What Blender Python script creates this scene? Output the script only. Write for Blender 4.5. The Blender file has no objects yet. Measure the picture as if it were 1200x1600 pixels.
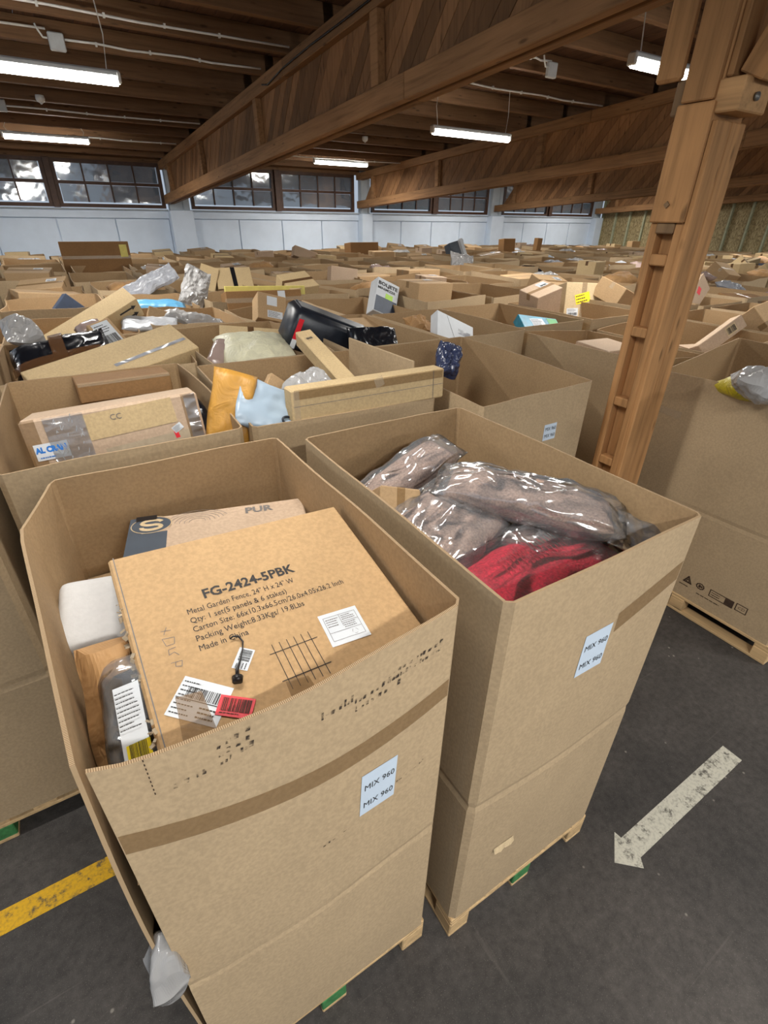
import bpy, math, random
from mathutils import Vector, Matrix, Euler, noise
import numpy as np
random.seed(7)
C = bpy.context.scene.collection
sc = bpy.context.scene
R = math.radians
PI = math.pi

# ---------------------------------------------------------------- camera
cam_d = bpy.data.cameras.new('camera'); cam = bpy.data.objects.new('camera', cam_d); C.objects.link(cam)
cam_d.sensor_fit = 'AUTO'; cam_d.sensor_width = 36.0; cam_d.lens = 783.6/1600*36.0
cam_d.clip_start = 0.02; cam_d.clip_end = 200
def cam_axes(pitch, roll, yaw):
    cy, sy, cp, sp = math.cos(yaw), math.sin(yaw), math.cos(pitch), math.sin(pitch)
    fw = Vector((sy*cp, cy*cp, -sp)); rt = Vector((cy, -sy, 0)); up = rt.cross(fw)
    cr, sr = math.cos(roll), math.sin(roll)
    return rt*cr+up*sr, -rt*sr+up*cr, fw
rt, up, fw = cam_axes(0.53321, 0.01615, 0.55639)
m = Matrix((rt, up, -fw)).transposed().to_4x4(); m.translation = (0, 0, 2.5506)
cam.matrix_world = m
sc.camera = cam

# ---------------------------------------------------------------- world, exposure
w = bpy.data.worlds.new('dusk'); sc.world = w; w.use_nodes = True
bg = w.node_tree.nodes['Background']; bg.inputs[0].default_value = (0.62, 0.72, 0.86, 1); bg.inputs[1].default_value = 0.40
sc.view_settings.view_transform = 'Standard'; sc.view_settings.look = 'None'
sc.view_settings.gamma = 1.0; sc.view_settings.use_curve_mapping = False
sc.view_settings.exposure = 0.72
sc.cycles.use_denoising = True
sc.cycles.max_bounces = 7; sc.cycles.transparent_max_bounces = 12
sc.cycles.diffuse_bounces = 4; sc.cycles.glossy_bounces = 3
sc.cycles.sample_clamp_indirect = 6
LAMP_W = 52.0
TUBE_E = 22.0

# ---------------------------------------------------------------- materials
def lin(c):
    return tuple(((v/255)/12.92 if v/255 <= 0.04045 else ((v/255+0.055)/1.055)**2.4) for v in c) + (1.0,)
MATS = {}
class NT:
    def __init__(s, name):
        s.m = bpy.data.materials.new(name); s.m.use_nodes = True
        s.t = s.m.node_tree; s.b = s.t.nodes['Principled BSDF']; s.out = s.t.nodes['Material Output']
    def n(s, typ, **kw):
        nd = s.t.nodes.new(typ)
        for k, v in kw.items():
            if k in nd.inputs: nd.inputs[k].default_value = v
            else: setattr(nd, k, v)
        return nd
    def l(s, a, b): s.t.links.new(a, b)
def coords(s, scale=(1, 1, 1), kind='Object'):
    tc = s.n('ShaderNodeTexCoord'); mp = s.n('ShaderNodeMapping'); mp.inputs['Scale'].default_value = scale
    s.l(tc.outputs[kind], mp.inputs['Vector']); return mp.outputs['Vector']
def ramp(s, fac, stops):
    r = s.n('ShaderNodeValToRGB'); s.l(fac, r.inputs['Fac']); e = r.color_ramp.elements
    while len(e) < len(stops): e.new(0.5)
    for i, (p, c) in enumerate(stops): e[i].position = p; e[i].color = c
    return r.outputs['Color']
def mixc(s, fac, a, b, mode='MIX'):
    x = s.n('ShaderNodeMix', data_type='RGBA', blend_type=mode)
    for sock, v in ((x.inputs[0], fac), (x.inputs[6], a), (x.inputs[7], b)):
        if hasattr(v, 'is_output'): s.l(v, sock)
        else: sock.default_value = v
    return x.outputs[2]
def noise_t(s, vec, scale, detail=3, rough=.55):
    n = s.n('ShaderNodeTexNoise', Scale=scale, Detail=detail, Roughness=rough); s.l(vec, n.inputs['Vector']); return n.outputs['Fac']
def bump(s, fac, strength=.3, dist=.01):
    b = s.n('ShaderNodeBump', Strength=strength, Distance=dist); s.l(fac, b.inputs['Height']); s.l(b.outputs['Normal'], s.b.inputs['Normal'])
def hsv_random(s, col, amt=.12, seed_off=0.0):
    oi = s.n('ShaderNodeObjectInfo'); mr = s.n('ShaderNodeMapRange'); s.l(oi.outputs['Random'], mr.inputs[0])
    mr.inputs[3].default_value = 1-amt; mr.inputs[4].default_value = 1+amt*.7
    h = s.n('ShaderNodeHueSaturation'); s.l(mr.outputs[0], h.inputs['Value']); s.l(col, h.inputs['Color']); return h.outputs['Color']

def mat_plain(name, rgb, rough=.6, metal=0, var=0.08, scale=14, bmp=0.0, coat=0):
    s = NT(name); v = coords(s)
    c = lin(rgb); d = tuple(x*(1-var) for x in c[:3])+(1,); u = tuple(min(1, x*(1+var)) for x in c[:3])+(1,)
    f = noise_t(s, v, scale); s.l(ramp(s, f, [(.3, d), (.7, u)]), s.b.inputs['Base Color'])
    s.b.inputs['Roughness'].default_value = rough; s.b.inputs['Metallic'].default_value = metal
    if coat: s.b.inputs['Coat Weight'].default_value = coat
    if bmp: bump(s, f, bmp, .01)
    MATS[name] = s.m; return s.m
def mat_kraft(name, rgb, amt=.10, flutes=True):
    s = NT(name); v = coords(s)
    c = lin(rgb)
    f1 = noise_t(s, v, 5, 4); f2 = noise_t(s, v, 90, 2)
    a = ramp(s, f1, [(.3, tuple(x*.95 for x in c[:3])+(1,)), (.7, tuple(min(1, x*1.04) for x in c[:3])+(1,))])
    b = ramp(s, f2, [(.35, (.90, .90, .90, 1)), (.65, (1.05, 1.05, 1.05, 1))])
    col = mixc(s, 1.0, a, b, 'MULTIPLY')
    f3 = noise_t(s, coords(s, (.7, .7, 2.5)), 9, 5, .7)
    col = mixc(s, ramp(s, f3, [(.66, (0, 0, 0, 1)), (.85, (.28, .28, .28, 1))]), col, tuple(x*.75 for x in c[:3])+(1,))
    s.l(hsv_random(s, col, amt), s.b.inputs['Base Color'])
    s.b.inputs['Roughness'].default_value = .82; s.b.inputs['Specular IOR Level'].default_value = .22
    wv = s.n('ShaderNodeTexNoise', Scale=1.0, Detail=1.0); s.l(coords(s, (170, 170, 1.2)), wv.inputs['Vector'])
    bump(s, wv.outputs['Fac'], .12, .004)
    MATS[name] = s.m; return s.m
def mat_flute():
    s = NT('corrugated_edge'); uv = s.n('ShaderNodeUVMap')
    wv = s.n('ShaderNodeTexWave', Scale=85.0, Distortion=1.0, wave_type='BANDS', bands_direction='X'); s.l(uv.outputs['UV'], wv.inputs['Vector'])
    s.l(ramp(s, wv.outputs['Fac'], [(.2, lin((112, 88, 62))), (.55, lin((172, 146, 112)))]), s.b.inputs['Base Color'])
    s.b.inputs['Roughness'].default_value = .9; MATS['flute'] = s.m
def mat_wood(name, rgb, axis='Y', dark=.55, amt=.22, rough=.75, stretch=26):
    s = NT(name)
    sc3 = {'X': (1.2, stretch, stretch), 'Y': (stretch, 1.2, stretch), 'Z': (stretch, stretch, 1.2)}[axis]
    oi = s.n('ShaderNodeObjectInfo'); tc = s.n('ShaderNodeTexCoord'); mp = s.n('ShaderNodeMapping'); mp.inputs['Scale'].default_value = sc3
    add = s.n('ShaderNodeVectorMath', operation='ADD'); s.l(tc.outputs['Object'], add.inputs[0])
    mul = s.n('ShaderNodeVectorMath', operation='SCALE'); mul.inputs[0].default_value = (7, 5, 9); s.l(oi.outputs['Random'], mul.inputs[3]); s.l(mul.outputs[0], add.inputs[1])
    s.l(add.outputs[0], mp.inputs['Vector'])
    f = noise_t(s, mp.outputs['Vector'], 1.0, 6, .65)
    c = lin(rgb)
    col = ramp(s, f, [(.25, tuple(x*dark for x in c[:3])+(1,)), (.5, c), (.75, tuple(min(1, x*1.25) for x in c[:3])+(1,))])
    mp2 = s.n('ShaderNodeMapping'); mp2.inputs['Scale'].default_value = {'X': (3, 11, 11), 'Y': (11, 3, 11), 'Z': (11, 11, 3)}[axis]; s.l(add.outputs[0], mp2.inputs['Vector'])
    vo = s.n('ShaderNodeTexVoronoi', Scale=1.0); s.l(mp2.outputs['Vector'], vo.inputs['Vector'])
    col = mixc(s, ramp(s, vo.outputs['Distance'], [(.07, (.8, .8, .8, 1)), (.16, (0, 0, 0, 1))]), col, tuple(x*.3 for x in c[:3])+(1,))
    f2 = noise_t(s, tc.outputs['Object'], 1.6, 4)
    col = mixc(s, ramp(s, f2, [(.4, (0, 0, 0, 1)), (.75, (.45, .45, .45, 1))]), col, tuple(x*.6 for x in c[:3])+(1,))
    s.l(hsv_random(s, col, amt), s.b.inputs['Base Color']); s.b.inputs['Roughness'].default_value = rough
    s.b.inputs['Specular IOR Level'].default_value = .25
    bump(s, f, .14, .003); MATS[name] = s.m; return s.m
def mat_film(name, tint=(1, 1, 1, 1), base=.11, rough=.13, scale=2.4, haze=.15):
    s = NT(name); s.t.nodes.remove(s.b)
    v = coords(s, (2.2, 6, 6))
    n1 = s.n('ShaderNodeTexNoise', noise_type='RIDGED_MULTIFRACTAL', Scale=scale, Detail=2.5, Roughness=.5, Distortion=.8); n1.normalize = True; s.l(v, n1.inputs['Vector'])
    b = s.n('ShaderNodeBump', Strength=.9, Distance=.03); s.l(n1.outputs['Fac'], b.inputs['Height'])
    tr = s.n('ShaderNodeBsdfTransparent'); tr.inputs[0].default_value = tint
    gl = s.n('ShaderNodeBsdfGlossy', Roughness=rough); s.l(b.outputs['Normal'], gl.inputs['Normal'])
    df = s.n('ShaderNodeBsdfDiffuse'); df.inputs[0].default_value = (.75, .76, .78, 1); s.l(b.outputs['Normal'], df.inputs['Normal'])
    fr = s.n('ShaderNodeFresnel', IOR=1.5); s.l(b.outputs['Normal'], fr.inputs['Normal'])
    ad = s.n('ShaderNodeMath', operation='ADD'); s.l(fr.outputs[0], ad.inputs[0]); ad.inputs[1].default_value = base; ad.use_clamp = True
    m0 = s.n('ShaderNodeMixShader'); m0.inputs[0].default_value = haze; s.l(tr.outputs[0], m0.inputs[1]); s.l(df.outputs[0], m0.inputs[2])
    m1 = s.n('ShaderNodeMixShader'); s.l(ad.outputs[0], m1.inputs[0]); s.l(m0.outputs[0], m1.inputs[1]); s.l(gl.outputs[0], m1.inputs[2])
    s.l(m1.outputs[0], s.out.inputs['Surface']); MATS[name] = s.m; return s.m
def mat_tape(name, rgb, alpha=.55):
    s = NT(name); s.b.inputs['Base Color'].default_value = lin(rgb); s.b.inputs['Roughness'].default_value = .22
    s.b.inputs['Alpha'].default_value = alpha
    bump(s, noise_t(s, coords(s), 40, 3), .25, .004); MATS[name] = s.m; return s.m
def mat_ink(name, rgb=(52, 42, 36), lo=.42, hi=.6, scale=60, amax=.85):
    s = NT(name); s.b.inputs['Base Color'].default_value = lin(rgb); s.b.inputs['Roughness'].default_value = .8
    f = noise_t(s, coords(s), scale, 3)
    a = s.n('ShaderNodeMapRange'); s.l(f, a.inputs[0]); a.inputs[1].default_value = lo; a.inputs[2].default_value = hi; a.inputs[3].default_value = 0; a.inputs[4].default_value = amax
    s.l(a.outputs[0], s.b.inputs['Alpha']); MATS[name] = s.m; return s.m
def mat_bag(name, rgb, rough=.32, scale=16, bs=.9):
    s = NT(name); c = lin(rgb); v = coords(s)
    n1 = s.n('ShaderNodeTexNoise', noise_type='RIDGED_MULTIFRACTAL' if rough < .35 else 'FBM', Scale=scale*(.5 if rough < .35 else 1), Detail=3.0, Roughness=.6, Distortion=1.0); n1.normalize = True; s.l(v, n1.inputs['Vector'])
    s.l(ramp(s, n1.outputs['Fac'], [(.3, tuple(x*.8 for x in c[:3])+(1,)), (.7, tuple(min(1, x*1.1) for x in c[:3])+(1,))]), s.b.inputs['Base Color'])
    s.b.inputs['Roughness'].default_value = rough
    bump(s, n1.outputs['Fac'], bs, .02); MATS[name] = s.m; return s.m

KR = (178, 155, 123)
mat_kraft('kraft', KR, .09)
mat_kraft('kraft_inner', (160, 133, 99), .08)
mat_kraft('kraft_carton', (172, 143, 107), .14)
mat_kraft('kraft_orange', (182, 149, 108), .03)
mat_kraft('kraft_pale', (196, 174, 138), .06)
mat_kraft('kraft_pink', (182, 158, 134), .05)
mat_kraft('kraft_cream', (188, 164, 124), .03)
mat_kraft('paper_brown', (136, 102, 66), .08)
mat_flute()
mat_wood('beam_wood', (150, 112, 76), 'Y', .5, .2)
mat_wood('board_wood', (146, 107, 72), 'Z', .5, .36)
mat_wood('joist_wood', (118, 88, 62), 'X', .5, .2)
mat_wood('deck_wood', (92, 66, 50), 'Y', .5, .25)
mat_wood('post_wood', (178, 132, 86), 'Z', .5, .12, stretch=20)
mat_wood('post_wood_grey', (128, 102, 74), 'Z', .5, .12, stretch=20)
mat_wood('endgrain', (196, 152, 104), 'Y', .6, .05)
mat_wood('pallet_wood', (205, 172, 126), 'Y', .6, .12)
mat_plain('pallet_green', (60, 120, 66), .8, var=.3, scale=40)
mat_tape('tape_brown', (140, 108, 68), .5)
mat_tape('tape_clear', (205, 190, 165), .30)
mat_tape('tape_dark', (96, 66, 42), .8)
mat_plain('tape_black', (22, 22, 26), .3)
mat_plain('paper_white', (206, 210, 214), .6, var=.02)
mat_plain('paper_blue', (196, 210, 224), .6, var=.02)
mat_plain('ink', (34, 30, 28), .7, var=.2, scale=60)
mat_plain('ink_brown', (62, 44, 30), .8, var=.25, scale=50)
mat_plain('ink_soft', (110, 104, 100), .7)
mat_plain('ink_blue', (30, 110, 190), .5)
mat_plain('red_label', (214, 34, 48), .5, var=.04)
mat_plain('yellow_label', (240, 214, 30), .5, var=.04)
mat_plain('lime_label', (160, 205, 40), .5)
mat_plain('slate', (62, 70, 80), .5)
mat_plain('foam_white', (188, 186, 184), .8, var=.04, scale=50, bmp=.1)
mat_plain('carton_white', (196, 200, 204), .55, var=.04)
mat_plain('carton_navy', (46, 58, 78), .5, var=.15)
mat_plain('carton_teal', (20, 122, 150), .4, var=.25, scale=18)
mat_plain('print_green', (60, 140, 70), .5)
mat_plain('black_plastic', (30, 34, 42), .35, var=.3, scale=20, bmp=.15)
mat_plain('yellow_foam', (206, 192, 104), .7)
mat_plain('ink_print_dark', (40, 34, 30), .8)
mat_plain('metal_black', (26, 22, 22), .4, .4)
mat_plain('galvanised', (130, 128, 122), .45, .6)
mat_ink('ink_smudge')
mat_plain('torn_paper', (168, 152, 128), .85, var=.12, scale=30)
mat_bag('bag_white', (196, 199, 204)); mat_bag('bag_grey', (156, 158, 164)); mat_bag('bag_black', (24, 26, 32), .22, 20)
mat_bag('bag_lightblue', (98, 164, 204)); mat_bag('bag_yellow', (184, 134, 52), .5, 10, .5); mat_bag('bag_cream', (204, 200, 172), .5, 12, .7)
mat_bag('bag_paleblue', (168, 186, 202), .3, 14); mat_bag('bag_lime', (196, 180, 40), .4); mat_bag('bag_bluepattern', (62, 70, 100), .2, 34)
mat_bag('bag_clear', (176, 174, 172), .14, 18, 1.0); mat_bag('bag_mauve', (172, 150, 142), .2, 18, .8); mat_bag('bag_navy', (40, 50, 64), .25, 16, .6)
mat_bag('crumpled_paper', (168, 128, 82), .75, 9, .8)
mat_film('film'); mat_film('film_light', base=.06, haze=.05, scale=2)
def mat_cushion(name, rgb):
    s = NT(name); c = lin(rgb); v = coords(s); f = noise_t(s, v, 120, 2); g = noise_t(s, v, 9, 3)
    a = ramp(s, f, [(.3, tuple(x*.62 for x in c[:3])+(1,)), (.7, tuple(min(1, x*1.2) for x in c[:3])+(1,))])
    s.l(mixc(s, ramp(s, g, [(.3, (0, 0, 0, 1)), (.8, (.2, .2, .2, 1))]), a, tuple(x*.7 for x in c[:3])+(1,)), s.b.inputs['Base Color'])
    s.b.inputs['Roughness'].default_value = .95; bump(s, f, .6, .006); MATS[name] = s.m
mat_cushion('plush_mauve', (182, 152, 134)); mat_cushion('plush_red', (214, 24, 58))
def mat_floor():
    s = NT('asphalt_floor'); v = coords(s)
    f1 = noise_t(s, v, 1.1, 5, .6); f2 = noise_t(s, v, 26, 4, .7); f3 = noise_t(s, v, 240, 2)
    c = ramp(s, f1, [(.3, lin((52, 50, 48))), (.7, lin((84, 79, 75)))])
    c = mixc(s, 1.0, c, ramp(s, f2, [(.3, (.68, .68, .68, 1)), (.7, (1.25, 1.25, 1.25, 1))]), 'MULTIPLY')
    c = mixc(s, ramp(s, f3, [(.62, (0, 0, 0, 1)), (.74, (.5, .5, .5, 1))]), c, lin((140, 134, 124)))
    vo = s.n('ShaderNodeTexVoronoi', Scale=7.0, Randomness=1.0); s.l(v, vo.inputs['Vector'])
    c = mixc(s, ramp(s, vo.outputs['Distance'], [(.03, (.6, .6, .6, 1)), (.06, (0, 0, 0, 1))]), c, lin((160, 154, 142)))
    for sx in ((.6, 16, 1), (14, .5, 1)):
        q = s.n('ShaderNodeTexNoise', Scale=1.6, Detail=3.0, Distortion=.6); s.l(coords(s, sx), q.inputs['Vector'])
        c = mixc(s, ramp(s, q.outputs['Fac'], [(.70, (0, 0, 0, 1)), (.78, (.28, .28, .28, 1))]), c, lin((118, 112, 106)))
    s.l(c, s.b.inputs['Base Color']); s.b.inputs['Roughness'].default_value = .62; s.b.inputs['Specular IOR Level'].default_value = .3
    bump(s, f2, .3, .004); MATS['floor'] = s.m
mat_floor()
def mat_paint(name, rgb, rub=.5, dirt=(70, 66, 60)):
    s = NT(name); v = coords(s); f = noise_t(s, v, 16, 6, .75); g = noise_t(s, v, 70, 3)
    c = mixc(s, ramp(s, f, [(rub, (0, 0, 0, 1)), (rub+.1, (.9, .9, .9, 1))]), lin(rgb), lin(dirt))
    c = mixc(s, ramp(s, g, [(.3, (.3, .3, .3, 1)), (.55, (0, 0, 0, 1))]), c, lin(dirt))
    s.l(c, s.b.inputs['Base Color']); s.b.inputs['Roughness'].default_value = .7; MATS[name] = s.m
mat_paint('paint_white', (196, 192, 176), .52); mat_paint('paint_yellow', (212, 164, 16), .53)
mat_plain('wall_white', (218, 230, 244), .75, var=.035, scale=3)
mat_plain('wall_grey', (176, 184, 190), .75, var=.06, scale=5)
mat_plain('window_brown', (74, 50, 36), .6, var=.25, scale=10)
mat_plain('conduit_white', (222, 222, 218), .5)
mat_plain('box_grey', (188, 192, 194), .5)
mat_plain('stud_green', (164, 166, 136), .7, var=.12)
def mat_osb():
    s = NT('osb'); v = coords(s, (1, 7, 3)); vo = s.n('ShaderNodeTexVoronoi', Scale=6.0); s.l(v, vo.inputs['Vector'])
    c = ramp(s, vo.outputs['Color'], [(.1, lin((120, 104, 70))), (.5, lin((156, 138, 98))), (.9, lin((184, 166, 124)))])
    s.l(c, s.b.inputs['Base Color']); s.b.inputs['Roughness'].default_value = .7; MATS['osb'] = s.m
mat_osb()
def mat_glass():
    s = NT('window_glass'); s.t.nodes.remove(s.b)
    tr = s.n('ShaderNodeBsdfTransparent'); tr.inputs[0].default_value = (.30, .34, .37, 1)
    gl = s.n('ShaderNodeBsdfGlossy', Roughness=.08)
    n1 = noise_t(s, coords(s), 2.2, 2); df = s.n('ShaderNodeBsdfDiffuse'); df.inputs[0].default_value = (.30, .37, .44, 1); m0 = s.n('ShaderNodeMixShader'); m0.inputs[0].default_value = .45; b = s.n('ShaderNodeBump', Strength=.22, Distance=.05); s.l(n1, b.inputs['Height']); s.l(b.outputs['Normal'], gl.inputs['Normal'])
    mx = s.n('ShaderNodeMixShader'); mx.inputs[0].default_value = .30
    s.l(tr.outputs[0], m0.inputs[1]); s.l(df.outputs[0], m0.inputs[2]); s.l(m0.outputs[0], mx.inputs[1]); s.l(gl.outputs[0], mx.inputs[2]); s.l(mx.outputs[0], s.out.inputs['Surface']); MATS['glass'] = s.m
mat_glass()
def mat_tube():
    s = NT('tube_glow'); e = s.n('ShaderNodeEmission'); e.inputs[0].default_value = (1, .97, .9, 1); e.inputs[1].default_value = TUBE_E
    s.t.nodes.remove(s.b); s.l(e.outputs[0], s.out.inputs['Surface']); MATS['tube'] = s.m
mat_tube()
M = MATS

# ---------------------------------------------------------------- mesh helpers
class MB:
    def __init__(s): s.v = []; s.f = []; s.mi = []; s.uv = None
    def quad(s, a, b, c, d, mi=0):
        n = len(s.v); s.v += [tuple(a), tuple(b), tuple(c), tuple(d)]; s.f.append((n, n+1, n+2, n+3)); s.mi.append(mi)
    def box(s, c, d, rot=None, mi=0, taper=None):
        n = len(s.v); hx, hy, hz = d[0]/2, d[1]/2, d[2]/2
        for z in (-hz, hz):
            for x, y in ((-hx, -hy), (hx, -hy), (hx, hy), (-hx, hy)):
                p = Vector((x, y, z))
                if rot is not None: p = rot @ p
                s.v.append((p[0]+c[0], p[1]+c[1], p[2]+c[2]))
        for q in ((3, 2, 1, 0), (4, 5, 6, 7), (0, 1, 5, 4), (1, 2, 6, 5), (2, 3, 7, 6), (3, 0, 4, 7)):
            s.f.append(tuple(n+i for i in q)); s.mi.append(mi)
    def bbox(s, c, d, bev=.004, mi=0):
        """box with chamfered vertical and horizontal edges"""
        n = len(s.v); hx, hy, hz = d[0]/2, d[1]/2, d[2]/2
        b = min(bev, hx*.5, hy*.5, hz*.5)
        idx = {}
        for sx in (-1, 1):
            for sy in (-1, 1):
                for sz in (-1, 1):
                    for k in range(3):
                        q = [sx*(hx-(b if k != 0 else 0)), sy*(hy-(b if k != 1 else 0)), sz*(hz-(b if k != 2 else 0))]
                        idx[sx, sy, sz, k] = len(s.v); s.v.append((q[0]+c[0], q[1]+c[1], q[2]+c[2]))
        def F(*l): s.f.append(tuple(l)); s.mi.append(mi)
        for g in (-1, 1):
            q = [idx[g, -1, -1, 0], idx[g, 1, -1, 0], idx[g, 1, 1, 0], idx[g, -1, 1, 0]]; F(*(q if g > 0 else q[::-1]))
            q = [idx[-1, g, -1, 1], idx[-1, g, 1, 1], idx[1, g, 1, 1], idx[1, g, -1, 1]]; F(*(q if g > 0 else q[::-1]))
            q = [idx[-1, -1, g, 2], idx[1, -1, g, 2], idx[1, 1, g, 2], idx[-1, 1, g, 2]]; F(*(q if g > 0 else q[::-1]))
        for a in (-1, 1):
            for bb in (-1, 1):
                q = [idx[a, bb, -1, 0], idx[a, bb, -1, 1], idx[a, bb, 1, 1], idx[a, bb, 1, 0]]; F(*(q if a*bb > 0 else q[::-1]))
                q = [idx[a, -1, bb, 2], idx[a, -1, bb, 0], idx[a, 1, bb, 0], idx[a, 1, bb, 2]]; F(*(q if a*bb > 0 else q[::-1]))
                q = [idx[-1, a, bb, 1], idx[-1, a, bb, 2], idx[1, a, bb, 2], idx[1, a, bb, 1]]; F(*(q if a*bb > 0 else q[::-1]))
        for sx in (-1, 1):
            for sy in (-1, 1):
                for sz in (-1, 1):
                    q = [idx[sx, sy, sz, k] for k in range(3)]; F(*(q if sx*sy*sz > 0 else q[::-1]))
    def tube(s, pts, r, n=8, mi=0, caps=True):
        pts = [Vector(p) for p in pts]; rings = []
        for i, p in enumerate(pts):
            t = (pts[min(i+1, len(pts)-1)]-pts[max(i-1, 0)]).normalized()
            a = t.cross(Vector((0, 0, 1)))
            if a.length < .05: a = t.cross(Vector((1, 0, 0)))
            a.normalize(); b = t.cross(a); ri = r[i] if isinstance(r, (list, tuple)) else r
            base = len(s.v); rings.append(base)
            for k in range(n):
                q = p+(a*math.cos(2*PI*k/n)+b*math.sin(2*PI*k/n))*ri; s.v.append(tuple(q))
        for i in range(len(rings)-1):
            for k in range(n):
                s.f.append((rings[i]+k, rings[i+1]+k, rings[i+1]+(k+1) % n, rings[i]+(k+1) % n)); s.mi.append(mi)
        if caps:
            s.f.append(tuple(rings[0]+k for k in range(n))); s.mi.append(mi)
            s.f.append(tuple(rings[-1]+k for k in range(n))[::-1]); s.mi.append(mi)
    def mesh(s, name, mats, smooth=False):
        me = bpy.data.meshes.new(name); me.from_pydata(s.v, [], s.f)
        for mt in (mats if isinstance(mats, (list, tuple)) else [mats]): me.materials.append(MATS[mt] if isinstance(mt, str) else mt)
        me.polygons.foreach_set('material_index', s.mi)
        if smooth: me.polygons.foreach_set('use_smooth', [True]*len(s.f))
        me.update(); return me
def add(name, me, parent=None, loc=(0, 0, 0), rot=(0, 0, 0), **props):
    o = bpy.data.objects.new(name, me); C.objects.link(o); o.location = loc; o.rotation_euler = rot
    if parent is not None: o.parent = parent
    for k, v in props.items(): o[k] = v
    return o
USED = {}
def tag(o, label, cat, group=None):
    k = USED.get(label, 0); USED[label] = k+1
    o['label'] = label; o['category'] = cat
    if group: o['group'] = group
    return o
def empty(name, loc=(0, 0, 0), rot=(0, 0, 0)):
    o = bpy.data.objects.new(name, None); C.objects.link(o); o.location = loc; o.rotation_euler = rot; o.empty_display_size = .1; return o
def dup(o, loc=None, rot=None):
    c = o.copy(); C.objects.link(c)
    for ch in o.children:
        d = ch.copy(); C.objects.link(d); d.parent = c; d.matrix_parent_inverse = ch.matrix_parent_inverse.copy()
        for g in ch.children:
            e = g.copy(); C.objects.link(e); e.parent = d
    if loc is not None: c.location = loc
    if rot is not None: c.rotation_euler = rot
    return c
_tc = {}
def text_faces(txt, size, bold=0.0, align='LEFT', sx=1.0):
    cu = bpy.data.curves.new('t', 'FONT'); cu.body = txt; cu.size = size; cu.offset = bold; cu.align_x = align; cu.resolution_u = 2
    ob = bpy.data.objects.new('t', cu); me = bpy.data.meshes.new_from_object(ob)
    v = [(p.co.x*sx, p.co.y) for p in me.vertices]; f = [tuple(p.vertices) for p in me.polygons]
    bpy.data.objects.remove(ob); bpy.data.curves.remove(cu); bpy.data.meshes.remove(me)
    return v, f
def put_text(mb, txt, size, fn, bold=0.0, align='LEFT', sx=1.0, mi=0, width=None):
    """fn maps 2-D text coordinates to a 3-D point"""
    v, f = text_faces(txt, size, bold, align, sx)
    if width and v:
        w0 = max(p[0] for p in v)-min(p[0] for p in v); k = width/w0; v = [(p[0]*k, p[1]) for p in v]
    n = len(mb.v); mb.v += [tuple(fn(*p)) for p in v]
    for q in f: mb.f.append(tuple(n+i for i in q)); mb.mi.append(mi)
def rect(mb, x0, y0, x1, y1, fn, mi=0):
    mb.quad(fn(x0, y0), fn(x1, y0), fn(x1, y1), fn(x0, y1), mi)
def barcode(mb, x0, y0, x1, y1, fn, seed=1, mi=0, along='x'):
    rr = random.Random(seed); p = 0.0
    while p < 1:
        wd = rr.choice((.012, .02, .035)); q = min(1, p+wd)
        if along == 'x': rect(mb, x0+(x1-x0)*p, y0, x0+(x1-x0)*q, y1, fn, mi)
        else: rect(mb, x0, y0+(y1-y0)*p, x1, y0+(y1-y0)*q, fn, mi)
        p = q+rr.choice((.012, .02, .03))
def textlines(mb, x0, y0, x1, y1, n, fn, seed=1, mi=0, thick=.35):
    """rows of unreadably small print"""
    rr = random.Random(seed); h = (y1-y0)/n
    for i in range(n):
        y = y1-(i+.5)*h; x = x0; e = x0+(x1-x0)*rr.uniform(.6, 1)
        while x < e:
            wd = (x1-x0)*rr.uniform(.05, .16); rect(mb, x, y-h*thick/2, min(e, x+wd), y+h*thick/2, fn, mi); x += wd+(x1-x0)*.025

# ================================================================ SETTING
WALL_Y = 15.5; WALL_X = 19.6; SL = .063; ANG = -math.atan(SL); BZ = 3.70
def roofz(y): return BZ-SL*y
mb = MB(); mb.box((7, 4, -.05), (60, 44, .1)); add('floor', mb.mesh('floor', 'floor'), kind='structure')
# painted marks (real paint on the floor)
mb = MB(); pts = [(2.585, .390), (2.585, .493), (1.665, .478), (1.66, .512), (1.545, .425), (1.64, .340), (1.668, .376)]
mb.v = [(x, y, .0015) for x, y in pts]; mb.f = [(0, 1, 2, 6), (2, 3, 4), (2, 4, 6), (6, 4, 5)]; mb.mi = [0]*4
tag(add('floor_arrow', mb.mesh('floor_arrow', 'paint_white')), 'worn white painted arrow on the dark floor of the aisle', 'arrow')
mb = MB()
for i in range(24): mb.quad((-6+i*.4, 1.548, .0015), (-5.6+i*.4, 1.548, .0015), (-5.6+i*.4, 1.650, .0015), (-6+i*.4, 1.650, .0015))
tag(add('floor_line', mb.mesh('floor_line', 'paint_yellow')), 'scuffed yellow painted line on the dark floor beside the boxes', 'floor line')

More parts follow.
